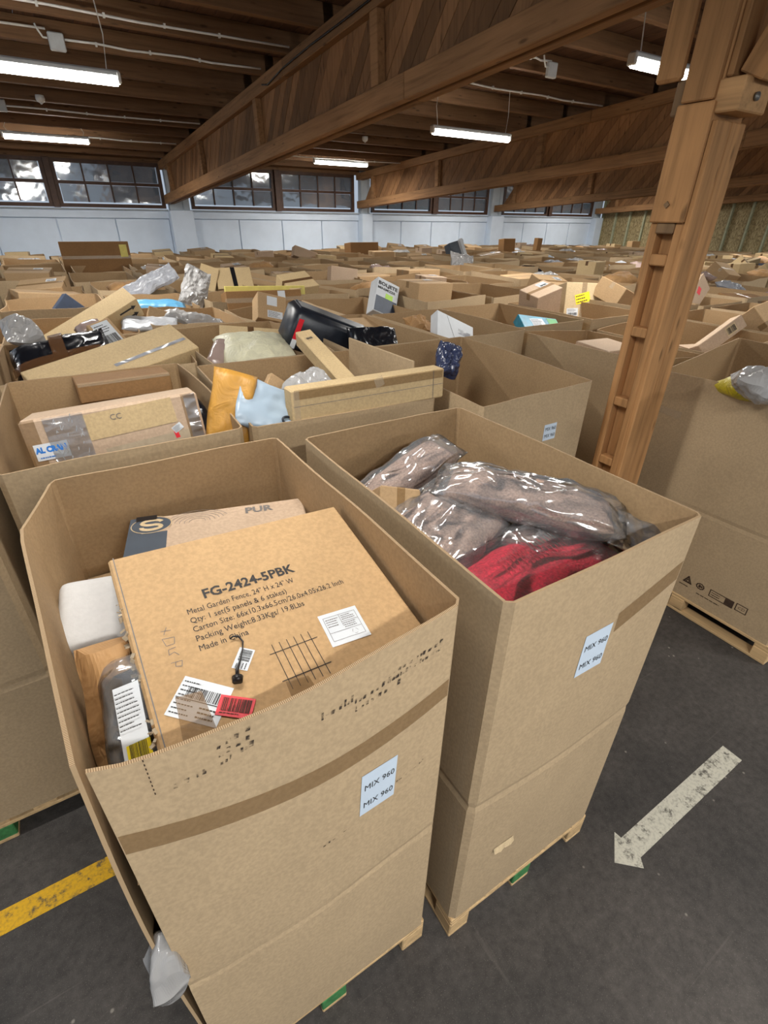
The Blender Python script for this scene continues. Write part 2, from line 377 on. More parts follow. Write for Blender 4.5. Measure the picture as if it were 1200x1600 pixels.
# back wall: lower panels, pilasters, upper frame
wb = empty('wall_back', (0, WALL_Y, 0)); wb['kind'] = 'structure'
mb = MB(); mb.box((7, .18, 1.2), (34, .2, 2.75)); add('wall_core', mb.mesh('wall_core', 'wall_white'), wb)
PIL = [(-2.55, -2.0), (3.05, 3.62), (8.56, 8.92), (13.72, 14.28), (19.2, 19.6)]
for a, b in PIL:
    mb = MB(); mb.bbox(((a+b)/2, -.08, 1.3), (b-a, .32, 2.6), .012); add('pilaster', mb.mesh('pilaster', 'wall_white'), wb)
    mb = MB(); mb.bbox(((a+b)/2, -.02, 3.15), ((b-a)*.86, .2, 1.1), .012); mb.bbox(((a+b)/2+.1, -.11, 3.1), (.05, .06, .95), .005); add('pilaster_head', mb.mesh('pilaster_head', 'wall_grey'), wb)
for (a0, a), (b, b1) in zip(PIL[:-1], PIL[1:]):
    n = 4; wdt = (b-a)/n
    for i in range(n):
        mb = MB(); mb.bbox((a+wdt*(i+.5), .05, 1.2), (wdt-.022, .06, 2.4), .006); add('wall_panel', mb.mesh('wall_panel', 'wall_white'), wb)
    mb = MB(); mb.bbox(((a+b)/2, .04, 2.50), (b-a, .09, .17), .006); add('wall_band', mb.mesh('wall_band', 'wall_white'), wb)
    mb = MB(); mb.bbox(((a+b)/2, .02, 2.60), (b-a, .16, .03), .005); add('window_sill', mb.mesh('window_sill', 'wall_grey'), wb)
mb = MB(); mb.box((8, .06, 3.70), (34, .14, .26)); add('lintel_board', mb.mesh('lintel_board', 'joist_wood'), wb)
for a, b in ((.56, .70), (5.92, 6.08), (11.27, 11.45), (16.62, 16.78)):
    mb = MB(); mb.bbox(((a+b)/2, -.045, 3.1), (b-a, .13, .96), .01); add('window_post', mb.mesh('window_post', 'window_brown'), wb)
# windows
wi = 0
for a, b in [(-1.78, .56), (.70, 3.02), (3.66, 5.92), (6.08, 8.40), (9.02, 11.27), (11.45, 13.66), (14.36, 16.62), (16.78, 19.12)]:
    wi += 1; o = empty(f'window_{wi}', ((a+b)/2, WALL_Y+.02, 3.10)); o['kind'] = 'structure'
    W_, H_ = b-a, .94
    mb = MB(); t = .075
    for s in (-1, 1):
        mb.box((s*(W_/2-t/2), 0, 0), (t, .12, H_)); mb.box((0, 0, s*(H_/2-t/2)), (W_-2*t, .12, t))
    add('window_frame', mb.mesh('window_frame', 'window_brown'), o)
    mb = MB(); mb.box((0, -.01, .02), (W_-2*t, .09, .065)); add('transom_bar', mb.mesh('transom_bar', 'window_brown'), o)
    iw = (W_-2*t)/4
    for i in range(1, 4):
        for s in (-1, 1):
            mb = MB(); mb.box((-W_/2+t+i*iw, 0, s*.205+.02), (.032, .06, .36)); add('mullion', mb.mesh('mullion', 'window_brown'), o)
    for i in range(4):
        for s in (-1, 1):
            mb = MB(); mb.box((0, 0, 0), (iw-.034, .008, .345)); add('pane', mb.mesh('pane', 'glass'), o, (-W_/2+t+(i+.5)*iw, .01, s*.21+.02), (R(random.uniform(-1.6, 1.6)), 0, R(random.uniform(-1.2, 1.2))))
# right wall of strand board with studs
wr = empty('wall_right', (WALL_X, 0, 0)); wr['kind'] = 'structure'
st = None; pn = None
mb = MB(); mb.bbox((0, 0, 1.9), (.09, .06, 3.8), .004); st = mb.mesh('stud', 'stud_green')
mb = MB(); mb.bbox((.07, 0, 1.9), (.02, .612, 3.8), .003); pn = mb.mesh('board_panel', 'osb')
for i in range(30):
    y = 15.3-i*.62
    add('stud', st, wr, (0, y, 0)); add('board_panel', pn, wr, (0, y-.31, 0))

# roof beams: chords, 45 degree web boards, stiffeners
BL0, BL1, BH = -5.0, 15.42, .87
mb = MB(); lo, hi = .02, BH-.02; bw = .196; t = .022; sk = hi-lo
for x in (-t, t):
    pass
vv = [(-t, bw-.008+sk, lo), (-t, sk, lo), (-t, 0, hi), (-t, bw-.008, hi)]
mb.v = vv+[(t, y, z) for _, y, z in vv]; mb.f = [(0, 1, 2, 3), (7, 6, 5, 4), (0, 4, 5, 1), (1, 5, 6, 2), (2, 6, 7, 3), (3, 7, 4, 0)]; mb.mi = [0]*6
web = mb.mesh('web_board', 'board_wood')
def chord(L0, L1, z0, z1, sgn):
    mb = MB(); mb.bbox((sgn*.068, (L0+L1)/2, (z0+z1)/2), (.088, L1-L0, z1-z0), .006); return mb.mesh('chord', 'beam_wood')
mb = MB(); mb.bbox((-.064, 0, (.19+BH-.16)/2), (.08, .13, BH-.16-.19), .005); stiff = mb.mesh('stiffener', 'beam_wood')
cz = {}
for sg in (-1, 1):
    cz[sg] = [chord(BL0, 4.6, 0, .185, sg), chord(4.605, 15.42, 0, .185, sg), chord(BL0, 7.2, BH-.16, BH, sg), chord(7.205, 15.42, BH-.16, BH, sg)]
for x in (3.10, 8.56, 13.98, 19.3):
    o = empty('roof_beam', (x, 0, BZ), (ANG, 0, 0)); o['kind'] = 'structure'
    for sg in (-1, 1):
        for me in cz[sg]: add('chord', me, o)
    y = BL0
    while y < 14.3:
        add('web_board', web, o, (random.uniform(-.003, .003), y, 0)); y += bw
    for y in (-1.2, 1.95, 5.1, 8.3, 11.5, 14.5): add('stiffener', stiff, o, (0, y, 0))
# roof: joists and deck planks
ce = empty('ceiling', (0, 0, BZ), (ANG, 0, 0)); ce['kind'] = 'structure'
bays = [(-3.2, 3.16), (3.04, 8.62), (8.5, 14.04), (13.92, 19.6)]
for a, b in bays:
    mb = MB(); mb.bbox(((a+b)/2, 0, BH+.10), (b-a, .075, .20), .004); jm = mb.mesh('joist', 'joist_wood')
    for k in range(-14, 10):
        y = 7.05+.86*k
        add('joist', jm, ce, (0, y, 0))
mb = MB(); mb.bbox((0, (BL0-1+15.9)/2, BH+.215), (.176, 15.9-BL0+1, .024), .003); dk = mb.mesh('deck_plank', 'deck_wood')
x = -3.3
while x < 19.7: add('deck_plank', dk, ce, (x, 0, random.uniform(-.003, .003))); x += .18

# white conduits along joists, junction boxes, smoke sensors
def at_roof(x, y, dz): return (x, y, BZ+(y*math.sin(ANG))/math.cos(ANG)+BH+dz)
def conduit(label, x0, x1, y, dz=.03, extra=None):
    o = empty('conduit', (0, 0, 0)); mb = MB(); z = at_roof(0, y, dz)[2]
    n = 7; mb.tube([(x0+(x1-x0)*i/n, y, z+.008*math.sin(i*2.1)) for i in range(n+1)], .011, 8); add('pipe', mb.mesh('pipe', 'conduit_white', True), o)
    for i in range(int((x1-x0)/.55)):
        mb = MB(); mb.box((x0+.3+i*.55, y+.004, z), (.02, .03, .036)); add('clip', mb.mesh('clip', 'conduit_white'), o)
    tag(o, label, 'conduit', 'white conduits clipped to the joists')
conduit('white conduit on the joist nearest the camera in the bay of the long tube light', -2.5, 2.98, 6.97)
conduit('white conduit leading to the large junction box over the boxes', .80, 2.95, 7.83)
conduit('white conduit running into the large junction box from the outer side', -2.5, .64, 7.83, .09)
conduit('thin white conduit just in front of the second tube light', -2.4, 2.95, 11.0, .0)
conduit('white conduit on the far joist behind the second tube light', -.4, 2.95, 13.0, .0)
conduit('short white conduit above the hanging light by the post', 5.35, 6.0, 5.9, .02)
conduit('white conduit behind the first big beam ending at the second beam', 5.2, 8.40, 7.0, .0)
conduit('white conduit passing by the light in front of the windows', 4.6, 8.4, 13.0, -.05)
def jbox(label, p):
    o = empty('junction_box', p); mb = MB(); mb.bbox((0, 0, 0), (.15, .06, .15), .01); add('box_body', mb.mesh('box_body', 'box_grey'), o)
    mb = MB(); mb.tube([(-.08, -.01, .02), (-.12, -.01, .02), (-.15, -.01, .07), (-.17, -.01, .12)], .01, 6); add('cable', mb.mesh('cable', 'conduit_white', True), o)
    tag(o, label, 'junction box')
jbox('grey plastic junction box at the end of the upper white conduit', at_roof(.72, 7.82, .0))
jbox('grey plastic junction box under the roof at the picture edge by the second tube light', at_roof(.06, 11.0, .0))
jbox('grey plastic junction box next to the light by the post', at_roof(5.98, 5.86, -.07))
def sensor(label, p):
    o = empty('smoke_detector', p); mb = MB(); mb.tube([(0, 0, .05), (0, 0, .01), (0, 0, -.02), (0, 0, -.035)], [.055, .06, .05, .02], 14); add('housing', mb.mesh('housing', 'conduit_white', True), o)
    mb = MB(); mb.tube([(0, 0, -.03), (0, 0, -.05)], [.02, .012], 10); add('sensor_tip', mb.mesh('sensor_tip', 'box_grey', True), o)
    tag(o, label, 'smoke detector')
sensor('round white smoke detector between the two tube lights of the outer bay', at_roof(.56, 10.2, -.04))
sensor('round white smoke detector under the roof behind the first big beam', at_roof(6.1, 10.75, -.04))
# black cable along the first beam
mb = MB(); mb.tube([(2.972, y, roofz(y)+BH-.05+dz) for y, dz in ((4.0, -.02), (4.6, -.03), (5.0, -.05), (5.6, -.05), (6.4, -.04), (7.2, -.05), (7.7, -.09), (7.9, -.05))], .009, 6)
tag(add('cable', mb.mesh('cable', 'metal_black', True)), 'black cable stapled along the top of the first big beam', 'cable')

# tube lights (housing, tube, end caps, hanging wires) with their own light
def tube_light(label, x, y, z=3.6, L=1.46, power=1.0):
    o = empty('tube_light', (x, y, z)); yj = 7.05+.86*round((y-7.05)/.86); h = at_roof(x, yj, -.0)[2]-z
    mb = MB(); mb.bbox((0, 0, .035), (L, .075, .05), .012); add('housing', mb.mesh('housing', 'box_grey'), o)
    mb = MB(); mb.tube([(-L/2+.03, 0, -.008), (L/2-.03, 0, -.008)], .042, 12); add('tube', mb.mesh('tube', 'tube', True), o)
    for s in (-1, 1):
        mb = MB(); mb.bbox((s*(L/2-.015), 0, .01), (.035, .085, .085), .012); add('end_cap', mb.mesh('end_cap', 'conduit_white'), o)
        mb = MB(); mb.tube([(s*(L/2-.1), 0, .05), (s*(L/2-.1)+s*.03, .01, .05+h*.4), (s*(L/2-.1), (yj-y)/math.cos(ANG), h+.002)], .005, 6); add('wire', mb.mesh('wire', 'conduit_white'), o)
    ld = bpy.data.lights.new('tube_lamp', 'AREA'); ld.shape = 'RECTANGLE'; ld.size = L-.1; ld.size_y = .09; ld.energy = LAMP_W*power; ld.color = (1, .975, .93); ld.spread = R(175)
    lo_ = bpy.data.objects.new('tube_lamp', ld); C.objects.link(lo_); lo_.parent = o; lo_.location = (0, 0, -.055)
    tag(o, label, 'light', 'tube lights hanging under the roof')
tube_light('bright tube light cut by the edge, nearest in the outer bay', 0.28, 6.19, 3.562)
tube_light('bright tube light farther back before the windows of the outer bay', 0.62, 12.21, 3.627, L=1.32)
tube_light('bright tube light hanging between the first and second big beams', 5.79, 7.05, 3.582)
tube_light('bright tube light partly hidden behind the top of the timber post', 5.31, 3.61, 3.688)
tube_light('bright tube light in front of the middle windows', 6.76, 13.07, 3.631)
tube_light('tube light in the third bay beyond the second beam', 11.06, 7.05, 3.578)
tube_light('tube light in the third bay near the windows', 11.63, 13.07, 3.631)
tube_light('tube light in the fourth bay near the strand board wall', 16.25, 7.05, 3.578)
tube_light('tube light in the fourth bay near the windows', 17.08, 13.07, 3.631)
tube_light('tube light in the outer bay above the front boxes', 0.3, 1.89, power=.5)
tube_light('tube light over the aisle in front of the first boxes', 0.4, -1.55, power=1.2)
tube_light('tube light over the aisle beside the arrow', 5.6, -1.55)
tube_light('tube light in the third bay at the aisle side', 11.3, 1.89)
tube_light('tube light over the far side of the aisle behind the camera', 0.8, -4.99, power=1.4)
tube_light('tube light over the open aisle near the first beam', 4.2, -4.99, power=1.4)
tube_light('tube light over the outer bay near the open side', -4.6, 2.75)
tube_light('tube light over the outer bay at mid depth near the open side', -4.6, 8.77)

# ---------------------------------------------------------------- timber post
po = empty('timber_post', (0, 0, 0))
def pp(name, c, d, mt='post_wood', bev=.006, rot=None):
    mb = MB(); mb.bbox((0, 0, 0), d, bev); return add(name, mb.mesh(name, mt), po, c, rot or (0, 0, 0))
ztop = roofz(1.8)+.02
pp('core_timber', (3.003, 1.81, 1.35), (.19, .175, 2.70))
pp('core_timber', (2.972, 1.81, 2.70+(ztop-2.70)/2), (.255, .175, ztop-2.70))
pp('edge_strip', (2.875, 1.742, 1.27), (.07, .045, 2.54)); pp('edge_strip', (2.875, 1.882, 1.27), (.07, .045, 2.54))
for z in (.4, .8, 1.18, 1.575, 1.99, 2.365): pp('spacer_block', (2.873, 1.812, z), (.066, .094, .055), 'post_wood')
pp('side_plank', (2.83, 1.81, 2.54+(3.03-2.54)/2), (.03, .185, 3.03-2.54), 'post_wood')
pp('side_plank', (2.83, 1.81, 3.035+(ztop-3.035)/2), (.03, .16, ztop-3.035))
pp('grey_block', (2.872, 1.812, 2.515), (.085, .10, .05), 'post_wood_grey')
pp('front_plank', (2.905, 1.708, 1.48), (.125, .03, 2.96), 'post_wood'); pp('front_plank', (3.036, 1.710, 1.48), (.126, .03, 2.96), 'post_wood')
pp('corbel_block', (2.955, 1.685, 3.045), (.235, .14, .125), 'endgrain')
mb = MB(); mb.tube([(2.95, 1.60, 3.04), (2.95, 1.612, 3.04)], .017, 12); add('bolt_head', mb.mesh('bolt_head', 'galvanised', True), po)
pp('front_plank', (2.91, 1.708, 3.115+(ztop-3.115)/2), (.11, .03, ztop-3.115), 'post_wood')
mb = MB(); mb.bbox((0, 0, .38), (.2, .12, .76), .006); add('brace', mb.mesh('brace', 'post_wood'), po, (2.985, 1.63, 3.11), (R(24), 0, 0))
mb = MB(); mb.bbox((0, 0, 0), (.045, .13, .52), .03); add('hanging_plank', mb.mesh('hanging_plank', 'post_wood'), po, (2.815, 1.975, 3.385))
pp('grey_block', (2.845, 1.905, 3.06), (.03, .07, .14), 'post_wood_grey')
for z in (2.62, 3.5):
    mb = MB(); mb.tube([(2.813, 1.82, z), (2.806, 1.82, z)], .016, 4); add('bolt_head', mb.mesh('bolt_head', 'post_wood_grey'), po)
tag(po, 'tall built-up timber post standing in the aisle between the boxes', 'post')

# ================================================================ PALLET BOXES
T = .008
def side_frames(wd, dp):
    """sides in order front, right, back, left: start, direction, length, outward normal (box-local, centred)"""
    hx, hy = wd/2, dp/2
    return [((-hx, -hy), (1, 0), wd, (0, -1)), ((hx, -hy), (0, 1), dp, (1, 0)), ((hx, hy), (-1, 0), wd, (0, 1)), ((-hx, hy), (0, -1), dp, (-1, 0))]
class Sleeve:
    def __init__(s, wd, dp, z0, z1, rim=(0, 0, 0, 0), bulge=(.02, .02, .02, .02), rimbulge=(0, 0, 0, 0), seed=0, n=10, m=8, crease=None, seam=False, wav=.006, sag=(0, 0, 0, 0)):
        s.__dict__.update(locals())
    def zt(s, side, u): # rim height
        a, b = s.rim[side], s.rim[(side+1) % 4]
        return s.z1+a+(b-a)*u-s.sag[side]*math.sin(PI*min(1, max(0, u))**.6)+s.wav*noise.noise((u*3.1+side*7, s.seed*3.3, .5))
    def p(s, side, u, v, off=0.0):
        (x0, y0), (dx, dy), L, (nx, ny) = side_frames(s.wd, s.dp)[side]
        e = .02/L; uu = e+(1-2*e)*u
        z = s.z0+(s.zt(side, u)-s.z0)*v
        b = s.bulge[side]*math.sin(PI*u)*max(0, math.sin(PI*min(1, v*1.02)))**.8+s.rimbulge[side]*(math.sin(PI*u) if not (s.seam and side == 3) else min(u/.26, (1-u)/.74))*v**3
        b += .006*noise.noise((u*2.5+side*5, v*2.5, s.seed*1.7))*math.sin(PI*u)
        if s.crease:
            for zc in s.crease: b -= .005*math.exp(-((z-zc)/.012)**2)
        if s.seam:
            if side == 3: b += .016*max(0, u-.45)/.55*math.sin(PI*min(1, max(0, (1-v)*1.3)))
        b += off
        return Vector((x0+dx*L*uu+nx*b, y0+dy*L*uu+ny*b, z))
    def pz(s, side, x, z, off=.0015):
        """point on the outside at signed distance x from the start of the side and height z"""
        L = side_frames(s.wd, s.dp)[side][2]; u = (x-.02)/(L-.04); v = (z-s.z0)/(s.zt(side, min(1, max(0, u)))-s.z0)
        return s.p(side, u, v, off)
    def mesh(s, name='pallet_box'):
        vs = [i/s.m for i in range(s.m+1)]
        if s.crease:
            for zc in s.crease:
                c = (zc-s.z0)/(s.z1-s.z0); vs += [c-.016, c, c+.016]
            vs = sorted(v for v in vs if 0 <= v <= 1)
        V = []; F = []; MI = []; UV = []; M1 = len(vs)
        cols = []; dist = 0; last = None
        for side in range(4):
            for i in range(s.n+1):
                u = i/s.n; q = s.p(side, u, 1)
                if last is not None: dist += (q-last).length
                last = q; cols.append((side, u, dist))
        nc = len(cols)
        for off in (0, -T):
            for side, u, d in cols:
                for v in vs:
                    q = s.p(side, u, v, off)
                    V.append(tuple(q))
        def vi(layer, c, r): return layer*nc*M1+(c % nc)*M1+r
        last_c = nc-1 if s.seam else nc
        for c in range(last_c):
            for r in range(M1-1):
                F.append((vi(0, c, r), vi(0, c+1, r), vi(0, c+1, r+1), vi(0, c, r+1))); MI.append(0)
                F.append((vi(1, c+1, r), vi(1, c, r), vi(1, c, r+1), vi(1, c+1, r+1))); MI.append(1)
            F.append((vi(0, c, M1-1), vi(0, c+1, M1-1), vi(1, c+1, M1-1), vi(1, c, M1-1))); MI.append(2)
        if s.seam:
            for c in (0, nc-1):
                for r in range(M1-1):
                    q = (vi(0, c, r), vi(0, c, r+1), vi(1, c, r+1), vi(1, c, r)); F.append(q if c == 0 else q[::-1]); MI.append(2)
        me = bpy.data.meshes.new(name); me.from_pydata(V, [], F)
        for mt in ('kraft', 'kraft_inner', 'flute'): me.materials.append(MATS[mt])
        me.polygons.foreach_set('material_index', MI)
        uvl = me.uv_layers.new(name='UVMap'); dd = {}
        for L in (0, 1):
            for ci, (_, _, d) in enumerate(cols):
                for r in range(M1): dd[L*nc*M1+ci*M1+r] = (d, vs[r]+L*.02)
        arr = np.zeros((len(me.loops), 2), 'f')
        li = np.zeros(len(me.loops), 'i'); me.loops.foreach_get('vertex_index', li)
        tab = np.array([dd[i] for i in range(len(V))], 'f'); arr = tab[li]
        uvl.data.foreach_set('uv', arr.ravel())
        me.update(); return me
GROUP_BOX = 'open kraft pallet boxes standing in rows'
def pallet(x, y, wd, dp, label, green_mid=True, simple=False):
    o = empty('pallet', (x, y, 0))
    def pt(name, c, d, mt='pallet_wood'):
        mb = MB(); mb.bbox((0, 0, 0), d, .004); add(name, mb.mesh(name, mt), o, c)
    for j in (-1, 0, 1):
        pt('runner', (0, j*(dp/2-.05), .011), (wd, .10, .022)) if False else pt('runner', (j*(wd/2-.05), 0, .011), (.10, dp, .022))
        pt('stringer', (0, j*(dp/2-.05), .111), (wd, .10, .022))
        for i in (-1, 0, 1):
            pt('block', (i*(wd/2-.05), j*(dp/2-.05), .061), (.10, .10, .078), 'pallet_green' if (green_mid and i == 0) else 'pallet_wood')
    for i in range(5): pt('deck_board', (-wd/2+.05+(wd-.1)*i/4, 0, .133), (.10, dp, .022))
    tag(o, label, 'pallet', 'wooden pallets under the boxes'); return o
def pallet_box(x0, y0, wd, dp, label, z0=.144, z1=1.76, pad=None, near=True, **kw):
    s = Sleeve(wd, dp, z0, z1, **kw); o = add('pallet_box', s.mesh(), None, (x0+wd/2, y0+dp/2, 0)); tag(o, label, 'pallet box', GROUP_BOX)
    s.o = o; s.cx, s.cy = x0+wd/2, y0+dp/2
    if pad: add_pad(o, wd, dp, pad)
    return s
def add_pad(o, wd, dp, z):
    mb = MB(); n = 5
    g = [[(-wd/2+.014+(wd-.028)*i/n, -dp/2+.014+(dp-.028)*j/n, z+.03*noise.noise((i*.9+wd*9, j*.7, z))) for j in range(n+1)] for i in range(n+1)]
    for i in range(n):
        for j in range(n): mb.quad(g[i][j], g[i+1][j], g[i+1][j+1], g[i][j+1])
    add('layer_pad', mb.mesh('layer_pad', 'kraft_inner'), o)
def sheet_on(s, side, x, z, w_, h_, name='label_sheet', mt='paper_blue', skew=0.0, n=4, off=.0015):
    mb = MB()
    for i in range(n):
        for j in range(n):
            a, b, c, d = x+w_*i/n, x+w_*(i+1)/n, z+h_*j/n, z+h_*(j+1)/n
            k = lambda p, q: s.pz(side, p+skew*(q-z), q+skew*-.3*(p-x), off)
            mb.quad(k(a, c), k(b, c), k(b, d), k(a, d))
    return add(name, mb.mesh(name, mt), s.o), (lambda px, py, o2=off+.0009: s.pz(side, x+px+skew*py, z+py+skew*-.3*px, o2))
def mix_label(s, side, x, z, w_, h_, skew=0.0):
    o, fn = sheet_on(s, side, x, z, w_, h_, skew=skew)
    mb = MB()
    put_text(mb, 'MIX 960', .032, lambda a, b: fn(w_*.08+a, h_*.60+b), width=w_*.84)
    put_text(mb, 'MIX 960', .032, lambda a, b: fn(w_*.08+a, h_*.17+b), width=w_*.84)
    add('printed_text', mb.mesh('printed_text', 'ink'), o)
def tape_on(s, side, x0, x1, zfn, hgt=.06, mt='tape_brown', n=12, off=.0012):
    mb = MB()
    for i in range(n):
        a, b = x0+(x1-x0)*i/n, x0+(x1-x0)*(i+1)/n
        mb.quad(s.pz(side, a, zfn(i/n)-hgt/2, off), s.pz(side, b, zfn((i+1)/n)-hgt/2, off), s.pz(side, b, zfn((i+1)/n)+hgt/2, off), s.pz(side, a, zfn(i/n)+hgt/2, off))
    return add('tape_strip', mb.mesh('tape_strip', mt), s.o)

# --- row one: the two boxes in front and the one across the aisle
B1 = pallet_box(-.170, .655, .80, 1.195, 'nearest open kraft pallet box holding the fence carton', z1=1.775, seed=1, n=16, m=14, crease=[.86], seam=True, bulge=(.014, .004, .01, .006), rimbulge=(.022, .004, 0, .078), sag=(.030, 0, 0, 0), rim=(.0, .01, .0, .0), pad=1.36, wav=.010)
B2 = pallet_box(.718, .600, .80, 1.18, 'open kraft pallet box of wrapped cushions beside the nearest box', z1=1.775, seed=2, n=14, m=12, crease=[.92], bulge=(.01, .012, .01, .008), pad=1.30, rim=(.004, .01, .0, .0), wav=.004)
B3 = pallet_box(3.43, .70, .90, 1.24, 'open kraft pallet box across the aisle behind the floor arrow', z1=1.70, seed=3, n=12, m=10, crease=[.835], bulge=(.01, .01, .01, .012), pad=1.35, rim=(.02, .06, .10, -.03))
pallet(.23, 1.25, .80, 1.18, 'pale wooden pallet with a green block under the nearest box')
pallet(1.118, 1.19, .80, 1.18, 'pale wooden pallet with a green block under the box of cushions')
pallet(3.885, 1.32, .92, 1.28, 'whitish wooden pallet under the box across the aisle', False)
# paper labels, tape, worn print on box one
mix_label(B1, 0, .507, 1.205, .108, .168, skew=.05)
tape_on(B1, 0, .022, .778, lambda t: 1.548-.19*t*(1-t)*1.3-.03*t, .062)
tape_on(B1, 3, 1.17, 1.02, lambda t: 1.548+.02*t, .062, n=3)
def smudge(s, side, x, z, w_, h_, sl=.0, seed=1, rows=2):
    mb = MB(); rr = random.Random(seed)
    for r in range(rows):
        a = x
        while a < x+w_:
            l = rr.uniform(.006, .016); zz = z+(h_*r/rows)+sl*(a-x)
            hh = h_/rows*rr.uniform(.3, .75)
            mb.quad(s.pz(side, a, zz), s.pz(side, a+l*.6, zz), s.pz(side, a+l*.8, zz+hh), s.pz(side, a+l*.2, zz+hh)); a += l*rr.uniform(.8, 1.6)
    add('worn_print', mb.mesh('worn_print', 'ink_smudge'), s.o)
smudge(B1, 0, .215, 1.66, .06, .07, .3, 4, 3); smudge(B1, 0, .13, 1.648, .055, .02, .12, 5, 1)
smudge(B1, 0, .50, 1.625, .12, .05, .10, 6, 2); smudge(B1, 0, .60, 1.66, .14, .04, .10, 7, 2); smudge(B1, 0, .42, 1.655, .08, .03, .1, 8, 1)
smudge(B1, 0, .62, 1.25, .09, .015, .2, 9, 1); smudge(B1, 0, .40, 1.17, .08, .012, .2, 10, 1)
mb = MB()
for i in range(9): mb.quad(B1.pz(0, .0995, 1.755-i*.012), B1.pz(0, .1015, 1.755-i*.012), B1.pz(0, .1015, 1.749-i*.012), B1.pz(0, .0995, 1.749-i*.012))
add('perforation', mb.mesh('perforation', 'ink_brown'), B1.o)
# box two
mix_label(B2, 0, .342, 1.345, .122, .168, skew=.03)
tape_on(B2, 0, .486, .775, lambda t: 1.500+.088*t, .075, 'tape_brown', n=6)
mb = MB()
for i in range(4):
    a, b = .150+i*.024, .150+(i+1)*.024; zz = .535
    mb.quad(B2.pz(0, a, zz-.008, .012+.004*(i % 2)), B2.pz(0, b, zz-.008, .010+.004*((i+1) % 2)), B2.pz(0, b, zz+.012, .0015), B2.pz(0, a, zz+.012, .0015))
add('torn_handhold', mb.mesh('torn_handhold', 'kraft_pale'), B2.o)
# box three: printed care symbols near the foot (side 3 runs from the far end to the near end)
def sym3():
    f = lambda cx, cz: (lambda a, b: B3.pz(3, cx+a, cz+b)); e0 = 1.94
    def ring(mb, cx, cz, pts, t=.004):
        q = f(cx, cz); n = len(pts)
        for i in range(n):
            a, b = Vector(pts[i]), Vector(pts[(i+1) % n]); d = (b-a); nn = Vector((-d.y, d.x)).normalized()*t; a, b = a-d.normalized()*t, b+d.normalized()*t
            mb.quad(q(*(a+nn)), q(*(b+nn)), q(*(b-nn)), q(*(a-nn)))
    def done(mb, nm='printed_symbol'): add(nm, mb.mesh(nm, 'ink_brown'), B3.o)
    mb = MB(); ring(mb, e0-1.30, .30, [(-.026, -.022), (.026, -.022), (0, .028)], .005); ring(mb, e0-1.30, .295, [(-.012, -.012), (.012, -.012), (0, .012)], .003); done(mb)
    mb = MB(); ring(mb, e0-1.21, .30, [(.026*math.cos(k*PI/5), .022*math.sin(k*PI/5)) for k in range(10)], .004); rect(mb, -.012, -.012, .004, .012, f(e0-1.21, .30)); rect(mb, .006, -.008, .016, .008, f(e0-1.21, .30)); done(mb)
    mb = MB(); ring(mb, e0-1.065, .295, [(-.075, -.026), (.03, -.026), (.03, .026), (-.075, .026)], .003); rect(mb, .03, -.03, .085, .03, f(e0-1.065, .295)); textlines(mb, -.065, -.018, .02, .018, 2, f(e0-1.065, .295), 3); done(mb)
    mb = MB(); ring(mb, e0-.93, .30, [(-.034, -.026), (.034, -.026), (.034, .026), (-.034, .026)], .003); put_text(mb, 'CD', .03, lambda a, b: f(e0-.93, .30)(a-.02, b-.010)); done(mb)
    mb = MB(); textlines(mb, 0, 0, .19, .018, 1, f(e0-1.22, .225), 5); textlines(mb, 0, 0, .07, .02, 1, f(e0-1.35, .235), 6); done(mb, 'printed_text')
sym3()
tape_on(B3, 3, .02, .22, lambda t: 1.42-.01*t, .05, 'tape_clear', n=3)

# --- row two and the rest
ORD = ['zeroth', 'first', 'second', 'third', 'fourth', 'fifth', 'sixth', 'seventh', 'eighth', 'ninth', 'tenth', 'eleventh', 'twelfth', 'thirteenth', 'fourteenth', 'fifteenth', 'sixteenth', 'seventeenth', 'eighteenth', 'nineteenth', 'twentieth', 'twenty-first', 'twenty-second', 'twenty-third', 'twenty-fourth', 'twenty-fifth']
BX = {}
def nb(key, x0, y0, x1, y1, label, **kw):
    kw.setdefault('pad', 1.32); kw.setdefault('n', 10); kw.setdefault('m', 8); kw.setdefault('z1', 1.745)
    kw.setdefault("bulge", (.012, .012, .012, .012))
    BX[key] = pallet_box(x0, y0, x1-x0, y1-y0, label, z0=.144 if key == 'L' else 0.0, seed=hash(key) % 97 if False else sum(map(ord, key)), **kw)
pallet(-.83, 2.57, .86, 1.22, 'pale wooden pallet at the picture edge past the yellow line')
nb('L', -1.26, 1.96, -.40, 3.2, 'open kraft pallet box at the picture edge beyond the yellow floor line', crease=[.9])
nb('A', -.335, 2.06, .56, 3.36, 'open kraft pallet box holding the long taped parcel', rim=(0, .01, 0, 0), rimbulge=(0, .02, 0, .02))
nb('B', .625, 2.14, 1.66, 3.16, 'open kraft pallet box with the orange padded envelope over its edge', rim=(-.03, -.05, .0, .02))
nb('M', 1.76, 1.885, 2.64, 3.14, 'nearly empty kraft pallet box with a white label next to the timber post', z1=1.72, pad=1.05, rim=(-.02, 0, .03, .03), rimbulge=(0, .02, 0, 0))
nb('P', 3.46, 2.12, 4.36, 3.32, 'kraft pallet box with pale flat cartons behind the box across the aisle', z1=1.69, rim=(0, -.07, -.07, 0), pad=1.45)
nb('Q', 4.46, 2.06, 5.34, 3.30, 'second kraft pallet box behind the box across the aisle', z1=1.69, rim=(-.07, 0, 0, -.07))
nb('S', 5.44, 2.08, 6.32, 3.30, 'third kraft pallet box behind the box across the aisle', z1=1.69)
nb('U', 6.42, 2.08, 7.30, 3.30, 'fourth kraft pallet box behind the box across the aisle', z1=1.70)
nb('R', 4.42, .70, 5.30, 1.94, 'kraft pallet box beside the one across the aisle', z1=1.66)
